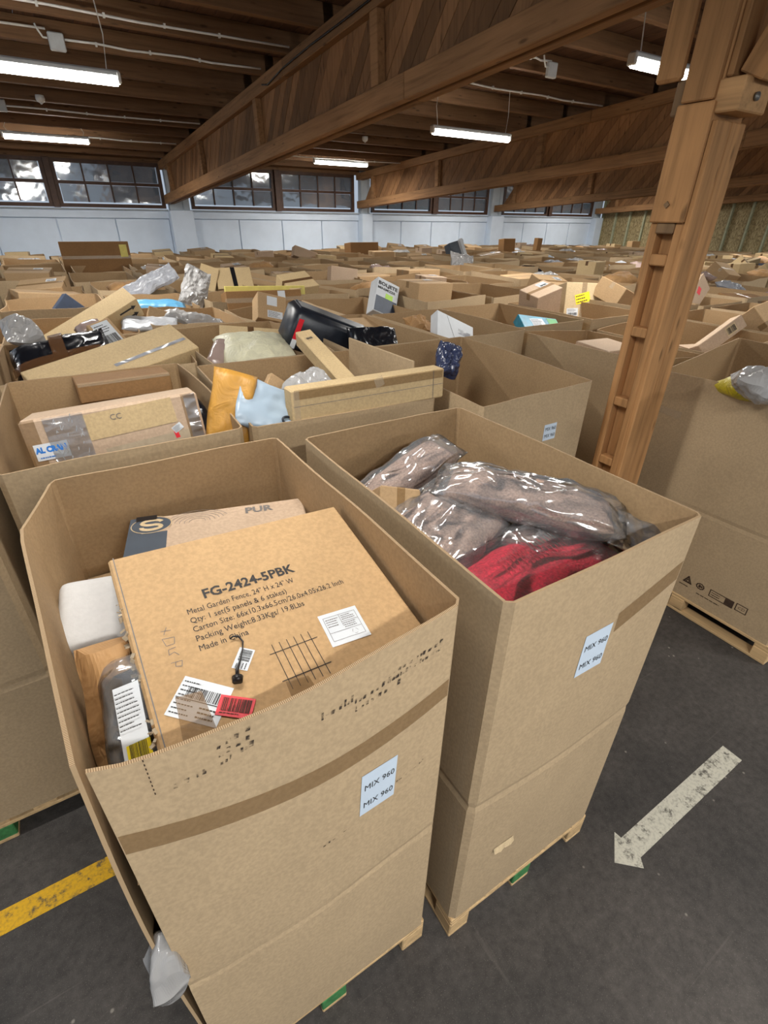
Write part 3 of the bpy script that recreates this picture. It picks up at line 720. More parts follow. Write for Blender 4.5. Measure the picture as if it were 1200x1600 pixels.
nb('C0', -1.30, 3.40, -.46, 4.62, 'kraft pallet box at the picture edge beside the black taped parcel', z1=1.72)
nb('C1', -.40, 3.46, .70, 4.60, 'kraft pallet box holding the black taped parcel and a cream carton', z1=1.71, rimbulge=(.02, .03, 0, .02))
nb('C2', .76, 3.26, 1.60, 4.56, 'kraft pallet box holding the cream coloured bag', z1=1.73, rimbulge=(0, .04, .02, .02))
nb('C3', 1.70, 3.24, 2.52, 4.52, 'kraft pallet box holding the black case', z1=1.73, pad=1.4)
nb('C4', 2.58, 3.20, 3.40, 4.44, 'kraft pallet box holding the large white mailer', z1=1.73, rimbulge=(.02, .03, 0, .0))
nb('C5', 3.52, 3.40, 4.40, 4.62, 'kraft pallet box holding the teal picture carton', z1=1.70)
for k, (a, b) in enumerate([(4.5, 5.38), (5.46, 6.34), (6.42, 7.30), (7.38, 8.26), (8.34, 9.2)]):
    nb(f'D{k}', a, 3.38, b, 4.60, f'kraft pallet box, {ORD[k+1]} after the teal carton box along the same row', z1=1.70+.03*(k % 2), n=6, m=5)
mix_label(BX['M'], 0, .505, 1.41, .105, .10)
FAR = []
variants = {}
rr = random.Random(11)
for i in range(12):
    wd = rr.choice((.82, .86, .90)); dp = rr.choice((1.14, 1.17, 1.2))
    s = Sleeve(wd, dp, 0.0, rr.uniform(1.66, 1.76), rim=[rr.uniform(-.035, .035) for _ in range(4)], bulge=[rr.uniform(0, .016) for _ in range(4)], rimbulge=[rr.choice((0, .012, .025, -.03)) for _ in range(4)], seed=30+i, n=7, m=4, wav=.02)
    mb = MB(); n = 4; z = rr.uniform(1.28, 1.5); g = [[(-wd/2+.014+(wd-.028)*a/n, -dp/2+.014+(dp-.028)*b/n, z+.04*noise.noise((a*.9+i*3, b*.7, z))) for b in range(n+1)] for a in range(n+1)]
    for a in range(n):
        for b in range(n): mb.quad(g[a][b], g[a+1][b], g[a+1][b+1], g[a][b+1])
    variants[i] = (s.mesh('pallet_box'), mb.mesh('layer_pad', 'kraft_inner'), wd, dp, s.z1, z)
rows_y = [4.74, 6.06, 7.38, 8.70, 10.01, 11.32, 12.62, 13.86]
for ri, y in enumerate(rows_y):
    x = -1.34-.05*ri+rr.uniform(-.05, .05); xmax = min(19.2, 2.3*(y+1.2)+.9); c = 0
    while x < xmax:
        v = rr.randrange(12); me, pm, wd, dp, z1, pz = variants[v]
        if x+wd > 19.3: break
        c += 1
        o = add('pallet_box', me, None, (x+wd/2, y+.62+rr.uniform(-.015, .015), 0), (0, 0, R(rr.uniform(-.9, .9)+(180 if rr.random() < .5 else 0))))
        add('layer_pad', pm, o)
        tag(o, f'open kraft pallet box, {ORD[min(c, 25)]} along the {ORD[ri+4]} row back', 'pallet box', GROUP_BOX)
        FAR.append((ri, c, o, x, y, wd, dp, z1, pz)); x += wd+rr.uniform(.07, .13)

# ================================================================ CONTENTS
def facefn(d, face='top', off=.0012):
    hx, hy, hz = d[0]/2+off, d[1]/2+off, d[2]/2+off
    return {'top': lambda a, b: Vector((a, b, hz)), 'front': lambda a, b: Vector((a, -hy, b)), 'right': lambda a, b: Vector((hx, a, b)), 'left': lambda a, b: Vector((-hx, -a, b)), 'back': lambda a, b: Vector((-a, hy, b))}[face]
def carton_mesh(d, mt='kraft_carton', bev=.005, sag=.0, seed=0):
    mb = MB(); mb.bbox((0, 0, 0), d, bev); return mb.mesh('carton', mt)
def carton(label, c, e, d, mt='kraft_carton', topc=True, tape='tape_brown', tapeaxis='x', name='carton', cat='carton', group=None, tw=.05, bev=.005):
    """d = size; c = centre of the upper face when topc; e = rotation in degrees"""
    E = Euler([R(q) for q in e]); c = Vector(c)
    if topc: c = c-E.to_matrix() @ Vector((0, 0, d[2]/2))
    o = add(name, carton_mesh(d, mt, bev), None, c, E)
    if tape:
        mb = MB(); o_ = .0008; hx, hy, hz = d[0]/2+o_, d[1]/2+o_, d[2]/2+o_; t = min(tw, d[1]*.3 if tapeaxis == 'x' else d[0]*.3)/2; dn = min(.07, d[2]*.5)
        if tapeaxis == 'x':
            mb.quad((-hx, -t, hz), (hx, -t, hz), (hx, t, hz), (-hx, t, hz)); mb.quad((hx, -t, hz-dn), (hx, t, hz-dn), (hx, t, hz), (hx, -t, hz)); mb.quad((-hx, t, hz-dn), (-hx, -t, hz-dn), (-hx, -t, hz), (-hx, t, hz))
        else:
            mb.quad((-t, -hy, hz), (t, -hy, hz), (t, hy, hz), (-t, hy, hz)); mb.quad((-t, -hy, hz-dn), (t, -hy, hz-dn), (t, -hy, hz), (-t, -hy, hz))
        add('tape_strip', mb.mesh('tape_strip', tape), o)
    if label: tag(o, label, cat, group)
    o['_d'] = 0; del o['_d']
    return o
def stick(o, d, face, x, y, w_, h_, mt='paper_white', name='label_sheet', rot=0.0, off=.0015, print_=None, seed=1, ink='ink'):
    f0 = facefn(d, face, off); f1 = facefn(d, face, off+.0008); ca, sa = math.cos(R(rot)), math.sin(R(rot))
    tr = lambda f: (lambda a, b: f(x+a*ca-b*sa, y+a*sa+b*ca))
    mb = MB(); rect(mb, -w_/2, -h_/2, w_/2, h_/2, tr(f0)); p = add(name, mb.mesh(name, mt), o)
    if print_:
        mb = MB(); fn = tr(f1)
        if print_ == 'label':
            textlines(mb, -w_*.42, h_*.05, w_*.40, h_*.42, 4, fn, seed); barcode(mb, -w_*.40, -h_*.40, w_*.40, -h_*.05, fn, seed)
        elif print_ == 'barcode': barcode(mb, -w_*.42, -h_*.35, w_*.42, h_*.35, fn, seed)
        elif print_ == 'lines': textlines(mb, -w_*.44, -h_*.42, w_*.44, h_*.42, 7, fn, seed)
        add('printed_text', mb.mesh('printed_text', ink), p)
    return p, tr(f1)
def pillow_mesh(name, wd, dp, h, mt, seed=0, amp=.02, n=14, pw=2.6, flat=0.0, pinch=0.0, smooth=True, freq=5.0, bend=0.0, ends=0.0):
    """soft bag: top and bottom sheets that meet at the seam; ends > 0 adds a flat crimped margin along x"""
    mb = MB(); N = n; idx = {}
    def pt(i, j, sg):
        u, v = -1+2*i/N, -1+2*j/N
        ue = min(1, abs(u)*(1+ends)); prof = max(0, 1-ue**pw)**.5*max(0, 1-abs(v)**pw)**.5
        sq = 1-pinch*abs(u)**3
        x, y = u*wd/2, v*dp/2*sq; z = sg*h/2*prof
        k = noise.noise_vector((x*freq+seed*7.1, y*freq, seed*2.3+sg*3)); k2 = noise.noise((x*freq*3.2+seed, y*freq*3.2, sg*2+seed))
        a = amp*(.35+.65*prof)
        edge = 0 if abs(u) < 1 and abs(v) < 1 else 1
        if edge: sg_n = noise.noise_vector((x*freq+seed*7.1, y*freq, seed*2.3)); return (x+sg_n[0]*amp*.6, y+sg_n[1]*amp*.6, sg_n[2]*amp*.8+bend*(u*u))
        return (x+k[0]*a*.5, y+k[1]*a*.5, z+k[2]*a+k2*a*.5*(1 if sg > 0 else .5)+bend*(u*u))
    for sg in (1, -1):
        for i in range(N+1):
            for j in range(N+1):
                e = i in (0, N) or j in (0, N)
                if sg < 0 and e: idx[i, j, sg] = idx[i, j, 1]; continue
                idx[i, j, sg] = len(mb.v); mb.v.append(pt(i, j, sg))
    for sg in (1, -1):
        for i in range(N):
            for j in range(N):
                q = (idx[i, j, sg], idx[i+1, j, sg], idx[i+1, j+1, sg], idx[i, j+1, sg])
                mb.f.append(q if sg > 0 else q[::-1]); mb.mi.append(0)
    return mb.mesh(name, mt, smooth)
def bag(label, c, e, d, mt='bag_white', seed=0, amp=.02, name='poly_mailer', cat='mailer bag', **kw):
    if mt in ('bag_clear', 'bag_grey', 'bag_bluepattern'): kw['smooth'] = False; kw['n'] = max(20, kw.get('n', 14)); kw['freq'] = max(9, kw.get('freq', 5)); amp = max(amp, .042)
    elif mt in ('bag_white', 'bag_paleblue', 'bag_black'): kw['n'] = max(18, kw.get('n', 14)); amp = max(amp, .026); kw['freq'] = max(7, kw.get('freq', 5))
    o = add(name, pillow_mesh(name, d[0], d[1], d[2], mt, seed, amp, **kw), None, c, [R(q) for q in e])
    if label: tag(o, label, cat)
    return o
def wrapped(label, c, e, d, core='plush_mauve', seed=0, name='wrapped_cushion', cat='cushion', film='film', amp=.016, pw=3.2, ends=.12, bend=0.0, fa=.022):
    o = add(name, pillow_mesh(name, d[0]*.93, d[1]*.93, d[2]*.95, core, seed, amp*.7, 16, pw, bend=bend), None, c, [R(q) for q in e])
    add('plastic_film', pillow_mesh('plastic_film', d[0]*1.08, d[1]*1.08, d[2]*1.22, film, seed+.4, fa, 30, pw+.6, freq=9, ends=ends*.5, bend=bend), o)
    tag(o, label, cat); return o

# --- nearest box: the fence carton
FW, FH, FT = .658, .622, .103
fm = Euler((.2185, .0493, .0166)).to_matrix(); fc = Vector((.278, .953, 1.689))+fm @ Vector((0, .0125+.003, -FT/2))
mb = MB(); mb.bbox((0, 0, 0), (FW, FH, FT), .006); fo = add('fence_carton', mb.mesh('fence_carton', 'kraft_orange'), None, fc, (.2185, .0493, .0166))
tag(fo, 'large flat kraft carton printed with garden fence details lying in the nearest box', 'carton')
FD = (FW, FH, FT); dy0 = -.0155
f1 = facefn(FD, 'top', .0010); P_ = lambda a, b: f1(a, b+dy0)
mb = MB()
put_text(mb, 'FG-2424-5PBK', .042, lambda a, b: P_(-.147+a, .109+b), bold=.0012, width=.245)
for tx, x, y, wd in (('Metal Garden Fence, 24" H x 24" W', -.195, .074, .275), ('Qty: 1 set(5 panels & 6 stakes)', -.195, .046, .243), ('Carton Size: 66x10.3x66.5cm/26.0x4.05x26.2 Inch', -.196, .019, .398), ('Packing Weight:8.33Kgs/ 19.8Lbs', -.197, -.009, .270), ('Made in China', -.198, -.037, .114)):
    put_text(mb, tx, .024, lambda a, b: P_(x+a, y+b), bold=0, width=wd)
add('printed_text', mb.mesh('printed_text', 'ink'), fo)
mb = MB()
for i in range(6):
    x = -.046+i*.0185; rect(mb, x-.0009, -.213, x+.0009, -.086, P_)
for y in (-.110, -.186): rect(mb, -.060, y-.001, .062, y+.001, P_)
add('printed_fence', mb.mesh('printed_fence', 'ink'), fo)
mb = MB(); mb.v = []
def hand(pts):
    for a, b in zip(pts[:-1], pts[1:]):
        a, b = Vector(a), Vector(b); d = b-a; n_ = Vector((-d.y, d.x)).normalized()*.0007
        mb.quad(P_(*(a+n_)), P_(*(b+n_)), P_(*(b-n_)), P_(*(a-n_)))
hx, hy = -.262, .050
hand([(hx, hy), (hx+.022, hy-.004)]); hand([(hx+.014, hy+.008), (hx+.004, hy-.012)])
hand([(hx-.002, hy-.022), (hx+.024, hy-.026), (hx+.020, hy-.044), (hx+.002, hy-.044), (hx-.002, hy-.022)])
hand([(hx+.020, hy-.054), (hx+.004, hy-.056), (hx+.002, hy-.070), (hx+.014, hy-.066), (hx+.022, hy-.078)])
hand([(hx, hy-.092), (hx+.024, hy-.094), (hx+.020, hy-.108), (hx+.008, hy-.104), (hx+.010, hy-.092)])
add('handwriting', mb.mesh('handwriting', 'ink_soft'), fo)
L, fn = stick(fo, FD, 'top', .138, -.107+dy0, .106, .098, rot=-3)
mb = MB()
for a, b, c_, d_ in ((-.044, -.036, .044, -.035), (-.044, .036, .044, .037), (-.044, -.036, -.043, .037), (.043, -.036, .044, .037), (-.002, -.0, -.001, .036), (-.002, .012, .044, .013), (-.044, -.012, .044, -.011)): rect(mb, a, b, c_, d_, fn)
textlines(mb, -.040, .004, -.006, .032, 4, fn, 2); textlines(mb, .002, .016, .04, .034, 3, fn, 4); textlines(mb, .0, -.008, .04, .010, 3, fn, 5); rect(mb, -.036, -.030, -.006, -.018, lambda a, b: fn(a, b)) if False else None
for k in range(3):
    a0 = k*2*PI/3; pts = [(.02+.008*math.cos(a0+t), -.024+.008*math.sin(a0+t)) for t in (0, .6, 1.2)]
    for p, q in zip(pts[:-1], pts[1:]): mb.quad(fn(*p), fn(*q), fn(q[0]*.9+.002, q[1]*.9-.0024), fn(p[0]*.9+.002, p[1]*.9-.0024))
add('printed_text', mb.mesh('printed_text', 'ink_soft'), L)
L, fn = stick(fo, FD, 'top', -.231, -.156+dy0, .110, .092, rot=-41)
mb = MB(); barcode(mb, -.035, .0, .052, .026, fn, 8); textlines(mb, -.05, -.042, .0, .04, 8, lambda a, b: fn(a, b) , 4, thick=.25); rect(mb, -.052, -.004, .054, -.002, fn); textlines(mb, .005, -.04, .05, -.01, 3, fn, 5)
add('printed_text', mb.mesh('printed_text', 'ink'), L)
L, fn = stick(fo, FD, 'top', -.170, -.200+dy0, .074, .046, 'red_label', rot=-34, off=.0026)
mb = MB(); barcode(mb, -.030, -.012, .032, .018, fn, 21); textlines(mb, -.03, -.019, .03, -.014, 1, fn, 3)
add('printed_text', mb.mesh('printed_text', 'ink_brown'), L)
L, fn = stick(fo, FD, 'top', -.117, -.096+dy0, .056, .036, rot=52)
mb = MB(); barcode(mb, -.006, -.014, .024, .012, fn, 12, along='x'); textlines(mb, -.026, -.014, -.008, .014, 4, fn, 3); add('printed_text', mb.mesh('printed_text', 'ink'), L)
def strip4(pts, mt, off, name='tape_strip'):
    f = facefn(FD, 'top', off); mb = MB(); mb.quad(*[f(a, b+dy0) for a, b in pts]); add(name, mb.mesh(name, mt), fo)
strip4([(-.290, -.2945), (-.216, -.2945), (-.222, -.135), (-.274, -.128)], 'tape_brown', .0034)
strip4([(-.060, -.2945), (.008, -.2945), (-.002, -.196), (-.054, -.190)], 'tape_brown', .0016)
for x in (-.316, -.3285+.003):
    mb = MB(); rect(mb, x-.0012, -.30, x+.0012, .31, facefn(FD, 'top', .0006)); add('score_line', mb.mesh('score_line', 'ink_soft'), fo) if x > -.32 else None
mb = MB(); rr2 = random.Random(3)
for y in (.05, .10, .14, -.02, -.06, -.18, -.21, -.25):
    for k in range(5):
        c_ = Vector((-FW/2+rr2.uniform(-.008, .004), y+rr2.uniform(-.018, .018), FT/2-rr2.uniform(-.004, .02))); mb.box(c_, (rr2.uniform(.006, .018), rr2.uniform(.004, .012), .002), Euler((rr2.uniform(-1, 1), rr2.uniform(-1, 1), rr2.uniform(0, 3))).to_matrix())
add('torn_edge', mb.mesh('torn_edge', 'torn_paper'), fo)
# ground stake nail lying on the carton
mb = MB(); fz = .007
pts = [(-.128, -.036), (-.120, -.032), (-.108, -.038), (-.104, -.055), (-.112, -.075), (-.126, -.100), (-.140, -.120), (-.146, -.140)]
mb.tube([fo.matrix_basis @ Vector((a, b+dy0, FT/2+fz)) for a, b in pts], [.0018, .0022, .0026, .002, .0016, .002, .004, .0045], 8); mb.tube([fo.matrix_basis @ Vector((-.145, -.138+dy0, FT/2+.008)), fo.matrix_basis @ Vector((-.149, -.150+dy0, FT/2+.008))], [.0125, .011], 10)
tag(add('bent_fastener', mb.mesh('bent_fastener', 'metal_black', True)), 'black bent fastener with a round head lying on the fence carton', 'fastener')
# carton with the round logo behind it
d = (.62, .36, .16); o = carton('pale carton with a dark corner and a round logo behind the fence carton', Vector((0.036, 1.799, 1.580))+Vector((.257, -.25, 0)), (2, 0, -14), d, 'kraft_pink', tape=None)
f = facefn(d, 'top', .001)
mb = MB(); rect(mb, -.31, -.18, -.265, .18, f); rect(mb, -.265, -.18, -.18, .075, f); n = 28; cx, cy, ra, rb = -.235, .125, .064, .050
mb.v += [tuple(f(cx, cy)+Vector((0, 0, .0006)))]+[tuple(f(cx+ra*math.cos(2*PI*k/n), cy+rb*math.sin(2*PI*k/n))+Vector((0, 0, .0006))) for k in range(n)]
b0 = len(mb.v)-n-1
for k in range(n): mb.f.append((b0, b0+1+k, b0+1+(k+1) % n)); mb.mi.append(0)
add('printed_corner', mb.mesh('printed_corner', 'slate'), o)
mb = MB(); f2 = facefn(d, 'top', .0026)
def stroke(pts, t, f_):
    for a, b in zip(pts[:-1], pts[1:]):
        a, b = Vector(a), Vector(b); q = b-a; n_ = Vector((-q.y, q.x)).normalized()*t
        mb.quad(f_(*(a+n_-q*.1)), f_(*(b+n_+q*.1)), f_(*(b-n_+q*.1)), f_(*(a-n_-q*.1)))
S = [(cx+.030*math.cos(a)*1.1, cy+.014+.016*math.sin(a)) for a in [R(q) for q in range(10, 271, 20)]]+[(cx+.030*math.cos(a)*1.1, cy-.016+.016*math.sin(a)) for a in [R(q) for q in range(70, -191, -20)]]
stroke(S, .0075, f2)
R_ = [(cx+ra*1.06*math.cos(2*PI*k/28), cy+rb*1.06*math.sin(2*PI*k/28)) for k in range(29)]; stroke(R_, .0015, f2)
add('round_logo', mb.mesh('round_logo', 'kraft_pale'), o)
mb = MB()
for k in range(6): stroke([(-.08+(.02+k*.012)*math.cos(t)*1.4-.0, .11+(.02+k*.011)*math.sin(t)) for t in [R(q) for q in range(-10+k*6, 200-k*4, 15)]], .0009, f)
put_text(mb, 'PUR', .055, lambda a, b: f(.09+a, .118+b), bold=.002)
add('printed_drawing', mb.mesh('printed_drawing', 'ink_soft'), o)
stick(o, d, 'top', -.255, .172, .07, .03, 'tape_black', 'tape_strip', off=.0035)
# rounded white foam block, brown paper, bag with the yellow sticker, bag at the open seam
tag(add('foam_block', pillow_mesh('foam_block', .18, .28, .32, 'foam_white', 1, .002, 16, 9), None, (-0.138, 1.393, 1.440), (R(20), R(3), R(-8))), 'white rounded foam block wedged between fence carton and box wall', 'foam block')
o = bag('crumpled brown paper sack at the near corner of the nearest box', (-.122, .95, 1.53), (52, 14, 10), (.10, .40, .22), 'crumpled_paper', 5, .035, 'paper_sack', 'paper sack', n=18, freq=8, smooth=False)
o = add('poly_bag', pillow_mesh('poly_bag', .12, .30, .12, 'bag_navy', 3, .014, 16), None, (-.075, .850, 1.59), (R(28), R(-12), R(-10))); tag(o, 'clear bag of dark navy cloth with white label beside the fence carton', 'bag')
add('plastic_film', pillow_mesh('plastic_film', .135, .36, .14, 'film', 4, .018, 24, freq=12), o)
mb = MB(); fz = lambda a, b: Vector((a, b, .079-.9*a*a)); rect(mb, -.012, -.085, .040, .085, fz); L = add('label_sheet', mb.mesh('label_sheet', 'paper_white'), o)
mb = MB(); fz2 = lambda a, b: fz(a, b)+Vector((0, 0, .0015)); rect(mb, -.004, -.082, .042, -.036, fz2); add('yellow_sticker', mb.mesh('yellow_sticker', 'yellow_label'), L)
mb = MB(); fz3 = lambda a, b: fz(a, b)+Vector((0, 0, .003)); barcode(mb, .002, -.070, .036, -.036, fz3, 5); textlines(mb, -.009, -.01, .036, .075, 9, fz3, 5, thick=.2); add('printed_text', mb.mesh('printed_text', 'ink'), L)
o = add('poly_bag', pillow_mesh('poly_bag', .075, .10, .24, 'bag_clear', 8, .035, 20, freq=14, smooth=False), None, (-.176, .672, .985), (R(0), R(4), R(0))); tag(o, 'clear crumpled plastic bag poking out of the open seam of the nearest box', 'bag')

# --- box of cushions
wrapped('mauve plush cushion in clear film leaning up against the back wall of the cushion box', (1.0, 1.53, 1.60), (8, -20, 6), (.62, .17, .14), seed=1)
wrapped('mauve plush cushion in clear film lying lowest behind the small kraft carton', (1.06, 1.40, 1.53), (0, -10, 14), (.46, .28, .14), seed=2)
wrapped('broad mauve plush cushion in clear film in the middle of the cushion box', (1.01, 1.15, 1.635), (14, -3, 20), (.48, .33, .12), seed=3, bend=-.015)
wrapped('longest mauve plush cushion in clear film lying on top toward the aisle', (1.225, 1.03, 1.715), (2, 4, -50), (.60, .21, .12), seed=4)
wrapped('small mauve plush cushion in clear film between top cushion and red cushion', (1.27, .955, 1.60), (6, 2, 10), (.36, .16, .10), seed=5)
o = wrapped('red ribbed cushion in clear film at the front of the cushion box', (1.105, .835, 1.535), (5, -2, 2), (.70, .36, .20), 'plush_red', 6, fa=.006, film='film_light')
mb = MB()
for i in range(15):
    x = -.14+i*.018
    def rz(a, b): return Vector((a, b, .1*(max(0, 1-(abs(a)/.28)**3.2)**.5*max(0, 1-(abs(b)/.17)**3.2)**.5)+.006))
    mb.tube([rz(x+.004*j, -.005+.022*j) for j in range(5)], .0016, 5)
add('ribbing', mb.mesh('ribbing', 'plush_red', True), o)
bag('empty crinkled clear plastic bag in the near corner of the cushion box', (1.43, .735, 1.655), (20, -16, 30), (.18, .18, .06), 'film', 9, .03, 'plastic_bag', 'plastic bag', n=20, freq=13)
d = (.15, .16, .18); o = carton('small kraft carton with a white label against the wall of the cushion box', (.825, 1.22, 1.69), (52, 14, -16), d, 'kraft_carton', tapeaxis='y', tape='tape_brown', tw=.03)
stick(o, d, 'top', .025, -.02, .03, .045, print_='label', rot=8)
mb = MB(); 
bag('bundled clear plastic deep under the broad cushion in the cushion box', (.865, 1.0, 1.46), (10, 10, 0), (.24, .26, .12), 'bag_mauve', 12, .03, 'plastic_bag', 'plastic bag', n=16, freq=10)

# --- box with the long parcel
d = (.70, .245, .30); o = carton('long worn kraft parcel wrapped in clear tape with blue print', (.10, 2.35, 1.716), (78.6, -3.3, -5.1), d, 'kraft_pink', tape=None, bev=.012)
stick(o, d, 'top', .06, .055, .36, .11, 'kraft_cream', 'faded_patch', rot=2); stick(o, d, 'top', .11, -.075, .36, .065, 'torn_paper', 'peeled_patch', rot=3)
stick(o, d, 'top', -.19, .0, .15, .235, 'film', 'clear_tape', off=.003); stick(o, d, 'top', .31, .0, .06, .24, 'tape_brown', 'brown_tape'); stick(o, d, 'top', -.32, .0, .055, .24, 'tape_brown', 'brown_tape'); stick(o, d, 'top', .315, .0, .05, .238, 'film', 'clear_tape', off=.0024)
L, fn = stick(o, d, 'top', -.265, -.015, .125, .068, 'paper_white', off=.0025); mb = MB(); put_text(mb, 'AL CRAN', .032, lambda a, b: fn(-.058+a, -.002+b), bold=.002, width=.115); textlines(mb, -.05, -.03, .03, -.016, 1, fn, 4); add('blue_print', mb.mesh('blue_print', 'ink_blue'), L)
stick(o, d, 'top', -.285, -.095, .03, .045, print_='lines', off=.0025)
L, fn = stick(o, d, 'top', .235, -.02, .045, .03, 'paper_white', rot=28, off=.0025, print_='lines'); stick(o, d, 'top', .225, -.045, .018, .04, 'red_label', 'red_sticker', rot=8, off=.002)
mb = MB(); rect(mb, -.035, -.11, -.028, -.085, facefn(d, 'top', .0026)); add('red_mark', mb.mesh('red_mark', 'red_label'), o)
mb = MB(); f = facefn(d, 'top', .003)
for k in range(40):
    a, b = -.25+random.uniform(0, .12), random.uniform(-.11, .11); l = random.uniform(.006, .025); ang = random.uniform(-.6, .6)
    mb.box(f(a, b), (l, .003, .002), Euler((0, 0, ang+PI/2)).to_matrix())
add('tape_wrinkles', mb.mesh('tape_wrinkles', 'bag_clear'), o)
mb = MB(); put_text(mb, 'CC', .034, lambda a, b: f(-.02+a, .065+b)); add('handwriting', mb.mesh('handwriting', 'ink_soft'), o)
d = (.48, .105, .30); o = carton('brown taped carton standing at the back behind the long parcel', (.226, 3.10, 1.705), (86, 0, 2), d, 'paper_brown', tape=None)
stick(o, d, 'top', 0, .045, .47, .02, 'tape_clear', 'clear_tape', off=.003)
bag('black plastic sack beside the end of the long parcel', (.46, 2.62, 1.60), (30, 10, 20), (.20, .34, .20), 'bag_black', 4, .03, 'plastic_sack', 'plastic sack', n=14)
bag('grey film bundle on the black sack by the long parcel', (.44, 2.82, 1.66), (10, 0, 20), (.16, .14, .10), 'bag_grey', 5, .02, 'film_bundle', 'film bundle', n=12)

# --- box with orange envelope and the flat carton on edge
bag('orange padded envelope standing bent over the edge of its box', (0.581, 2.300, 1.754), (74, 14, -16), (.20, .36, .08), 'bag_yellow', 3, .022, 'padded_envelope', 'envelope', n=14, pw=4)
o = bag('pale blue plastic mailer with a black loop handle next to the orange envelope', (0.760, 2.260, 1.748), (54, 26, -6), (.34, .24, .05), 'bag_paleblue', 6, .02, 'poly_mailer', 'mailer bag', n=16, pw=5)
mb = MB(); mb.tube([Vector((.09+.04*math.cos(t), -.05+.022*math.sin(t), .035)) for t in [R(q) for q in range(-60, 241, 20)]], .006, 6); add('loop_handle', mb.mesh('loop_handle', 'black_plastic', True), o)
carton('kraft board piece leaning behind the pale blue mailer', (0.928, 2.620, 1.642), (62, 38, -10), (.22, .26, .05), 'kraft_carton', tape=None)
d = (.875, .158, .10); o = carton('wide shallow kraft carton standing on edge on the front of its box', (1.263, 2.145, 1.772), (88, 0, -1), d, 'kraft_cream', tape=None, bev=.008)
stick(o, d, 'top', 0, .055, .85, .045, 'tape_brown', 'brown_tape'); stick(o, d, 'top', -.415, 0, .03, .15, 'tape_clear', 'clear_tape', off=.002)
stick(o, d, 'top', .03, .06, .05, .05, 'tape_clear', 'clear_tape', off=.003, rot=20); stick(o, d, 'top', .365, -.0, .0035, .15, 'ink_soft', 'score_line'); stick(o, d, 'top', 0, .0, .86, .0025, 'ink_soft', 'score_line', off=.0022)
d = (.10, .92, .09); pa, pb = Vector((1.239, 2.400, 1.791)), Vector((1.274, 3.020, 1.935)); ax = (pb-pa).normalized()
d = (.10, (pb-pa).length, .09); o = carton('long thin kraft carton with a barcode leaning across a box', (pa+pb)/2, (math.degrees(math.asin(ax.z)), -6, math.degrees(math.atan2(-ax.x, ax.y))), d, 'kraft_cream', tape=None)
stick(o, d, 'top', -.005, d[1]*.32, .05, .035, 'kraft_pale', 'print_patch', print_='barcode', rot=8)
bag('clear film bundle under the long thin kraft carton', (1.057, 2.450, 1.755), (20, -10, 20), (.26, .22, .10), 'bag_clear', 7, .03, 'film_bundle', 'film bundle', n=16)
carton('thin kraft divider board standing in the box of the flat carton', (1.66, 2.75, 1.66), (0, 90, 2), (.36, .74, .012), 'kraft', tape=None, name='divider_board', cat='board')
# --- box M
bag('clear bag of dark blue patterned cloth in the corner of the nearly empty box', (2.184, 2.720, 1.716), (58, 20, -10), (.17, .24, .12), 'bag_bluepattern', 3, .03, 'poly_bag', 'bag', n=16, freq=11)
bag('small scrap of clear film low in the nearly empty box', (2.2, 2.5, 1.13), (0, 0, 20), (.2, .16, .1), 'bag_clear', 5, .03, 'film_bundle', 'film bundle', n=12)
# --- C1
o = bag('black plastic parcel crossed with brown tape', (-.04, 4.05, 1.70), (32, -10, -3), (.60, .34, .14), 'bag_black', 6, .02, 'plastic_parcel', 'parcel', n=18, pw=4)
def over(o, pts, mt, name, off=.004):
    mb = MB(); mb.v = [tuple(p) for p in pts]; n = len(pts)//2
    for i in range(n-1): mb.f.append((2*i, 2*i+1, 2*i+3, 2*i+2)); mb.mi.append(0)
    add(name, mb.mesh(name, mt), o)
pz = lambda a, b: Vector((a, b, .085*max(0, 1-(abs(a)/.31)**4)**.5*max(0, 1-(abs(b)/.18)**4)**.5+.008))
over(o, [q for k in range(11) for q in (pz(-.04, -.18+.036*k), pz(.045, -.18+.036*k))], 'tape_dark', 'tape_strip')
over(o, [q for k in range(13) for q in (pz(-.30+.05*k, -.115), pz(-.30+.05*k, -.045))], 'tape_dark', 'tape_strip')
d = (.17, .25, .12); o = carton('small kraft carton with a big white label beside the black taped parcel', (0.274, 4.200, 1.793), (42, -12, 20), d, 'kraft_carton', tape=None); stick(o, d, 'top', 0, .01, .125, .20, print_='label')
d = (1.0, .34, .14); o = carton('long cream carton with silver tape lying in front of the black parcel', (.245, 3.70, 1.735), (20, -9, 17), d, 'kraft_cream', tape=None)
stick(o, d, 'top', .22, -.05, .52, .030, 'bag_grey', 'silver_tape', rot=3); stick(o, d, 'top', -.42, -.10, .09, .03, 'kraft_pale', 'print_patch', print_='barcode', off=.002)
bag('silver film bundle behind the black taped parcel', (-0.244, 4.350, 1.835), (30, 10, 20), (.22, .22, .16), 'bag_clear', 8, .03, 'film_bundle', 'film bundle', n=16)
bag('violet printed bag between the black parcel and the labelled carton', (0.171, 4.420, 1.814), (20, -20, 10), (.18, .12, .07), 'bag_mauve', 2, .02, 'poly_bag', 'bag', n=12)
# --- C2
bag('large cream coloured cloth bag bulging out of its box', (1.196, 3.750, 1.651), (18, 2, -4), (.56, .50, .24), 'bag_cream', 5, .03, 'cloth_bag', 'bag', n=20, pw=2.4, freq=4)
o = carton('kraft carton with dark tape behind the cream bag', (1.305, 4.200, 1.665), (24, 6, -16), (.50, .34, .22), 'kraft_cream', tape='tape_dark', tapeaxis='y')
bag('mauve film bundle left against the wall by the cream bag', (0.917, 3.750, 1.667), (10, -30, 50), (.32, .14, .12), 'bag_mauve', 4, .02, 'film_bundle', 'film bundle', n=14)
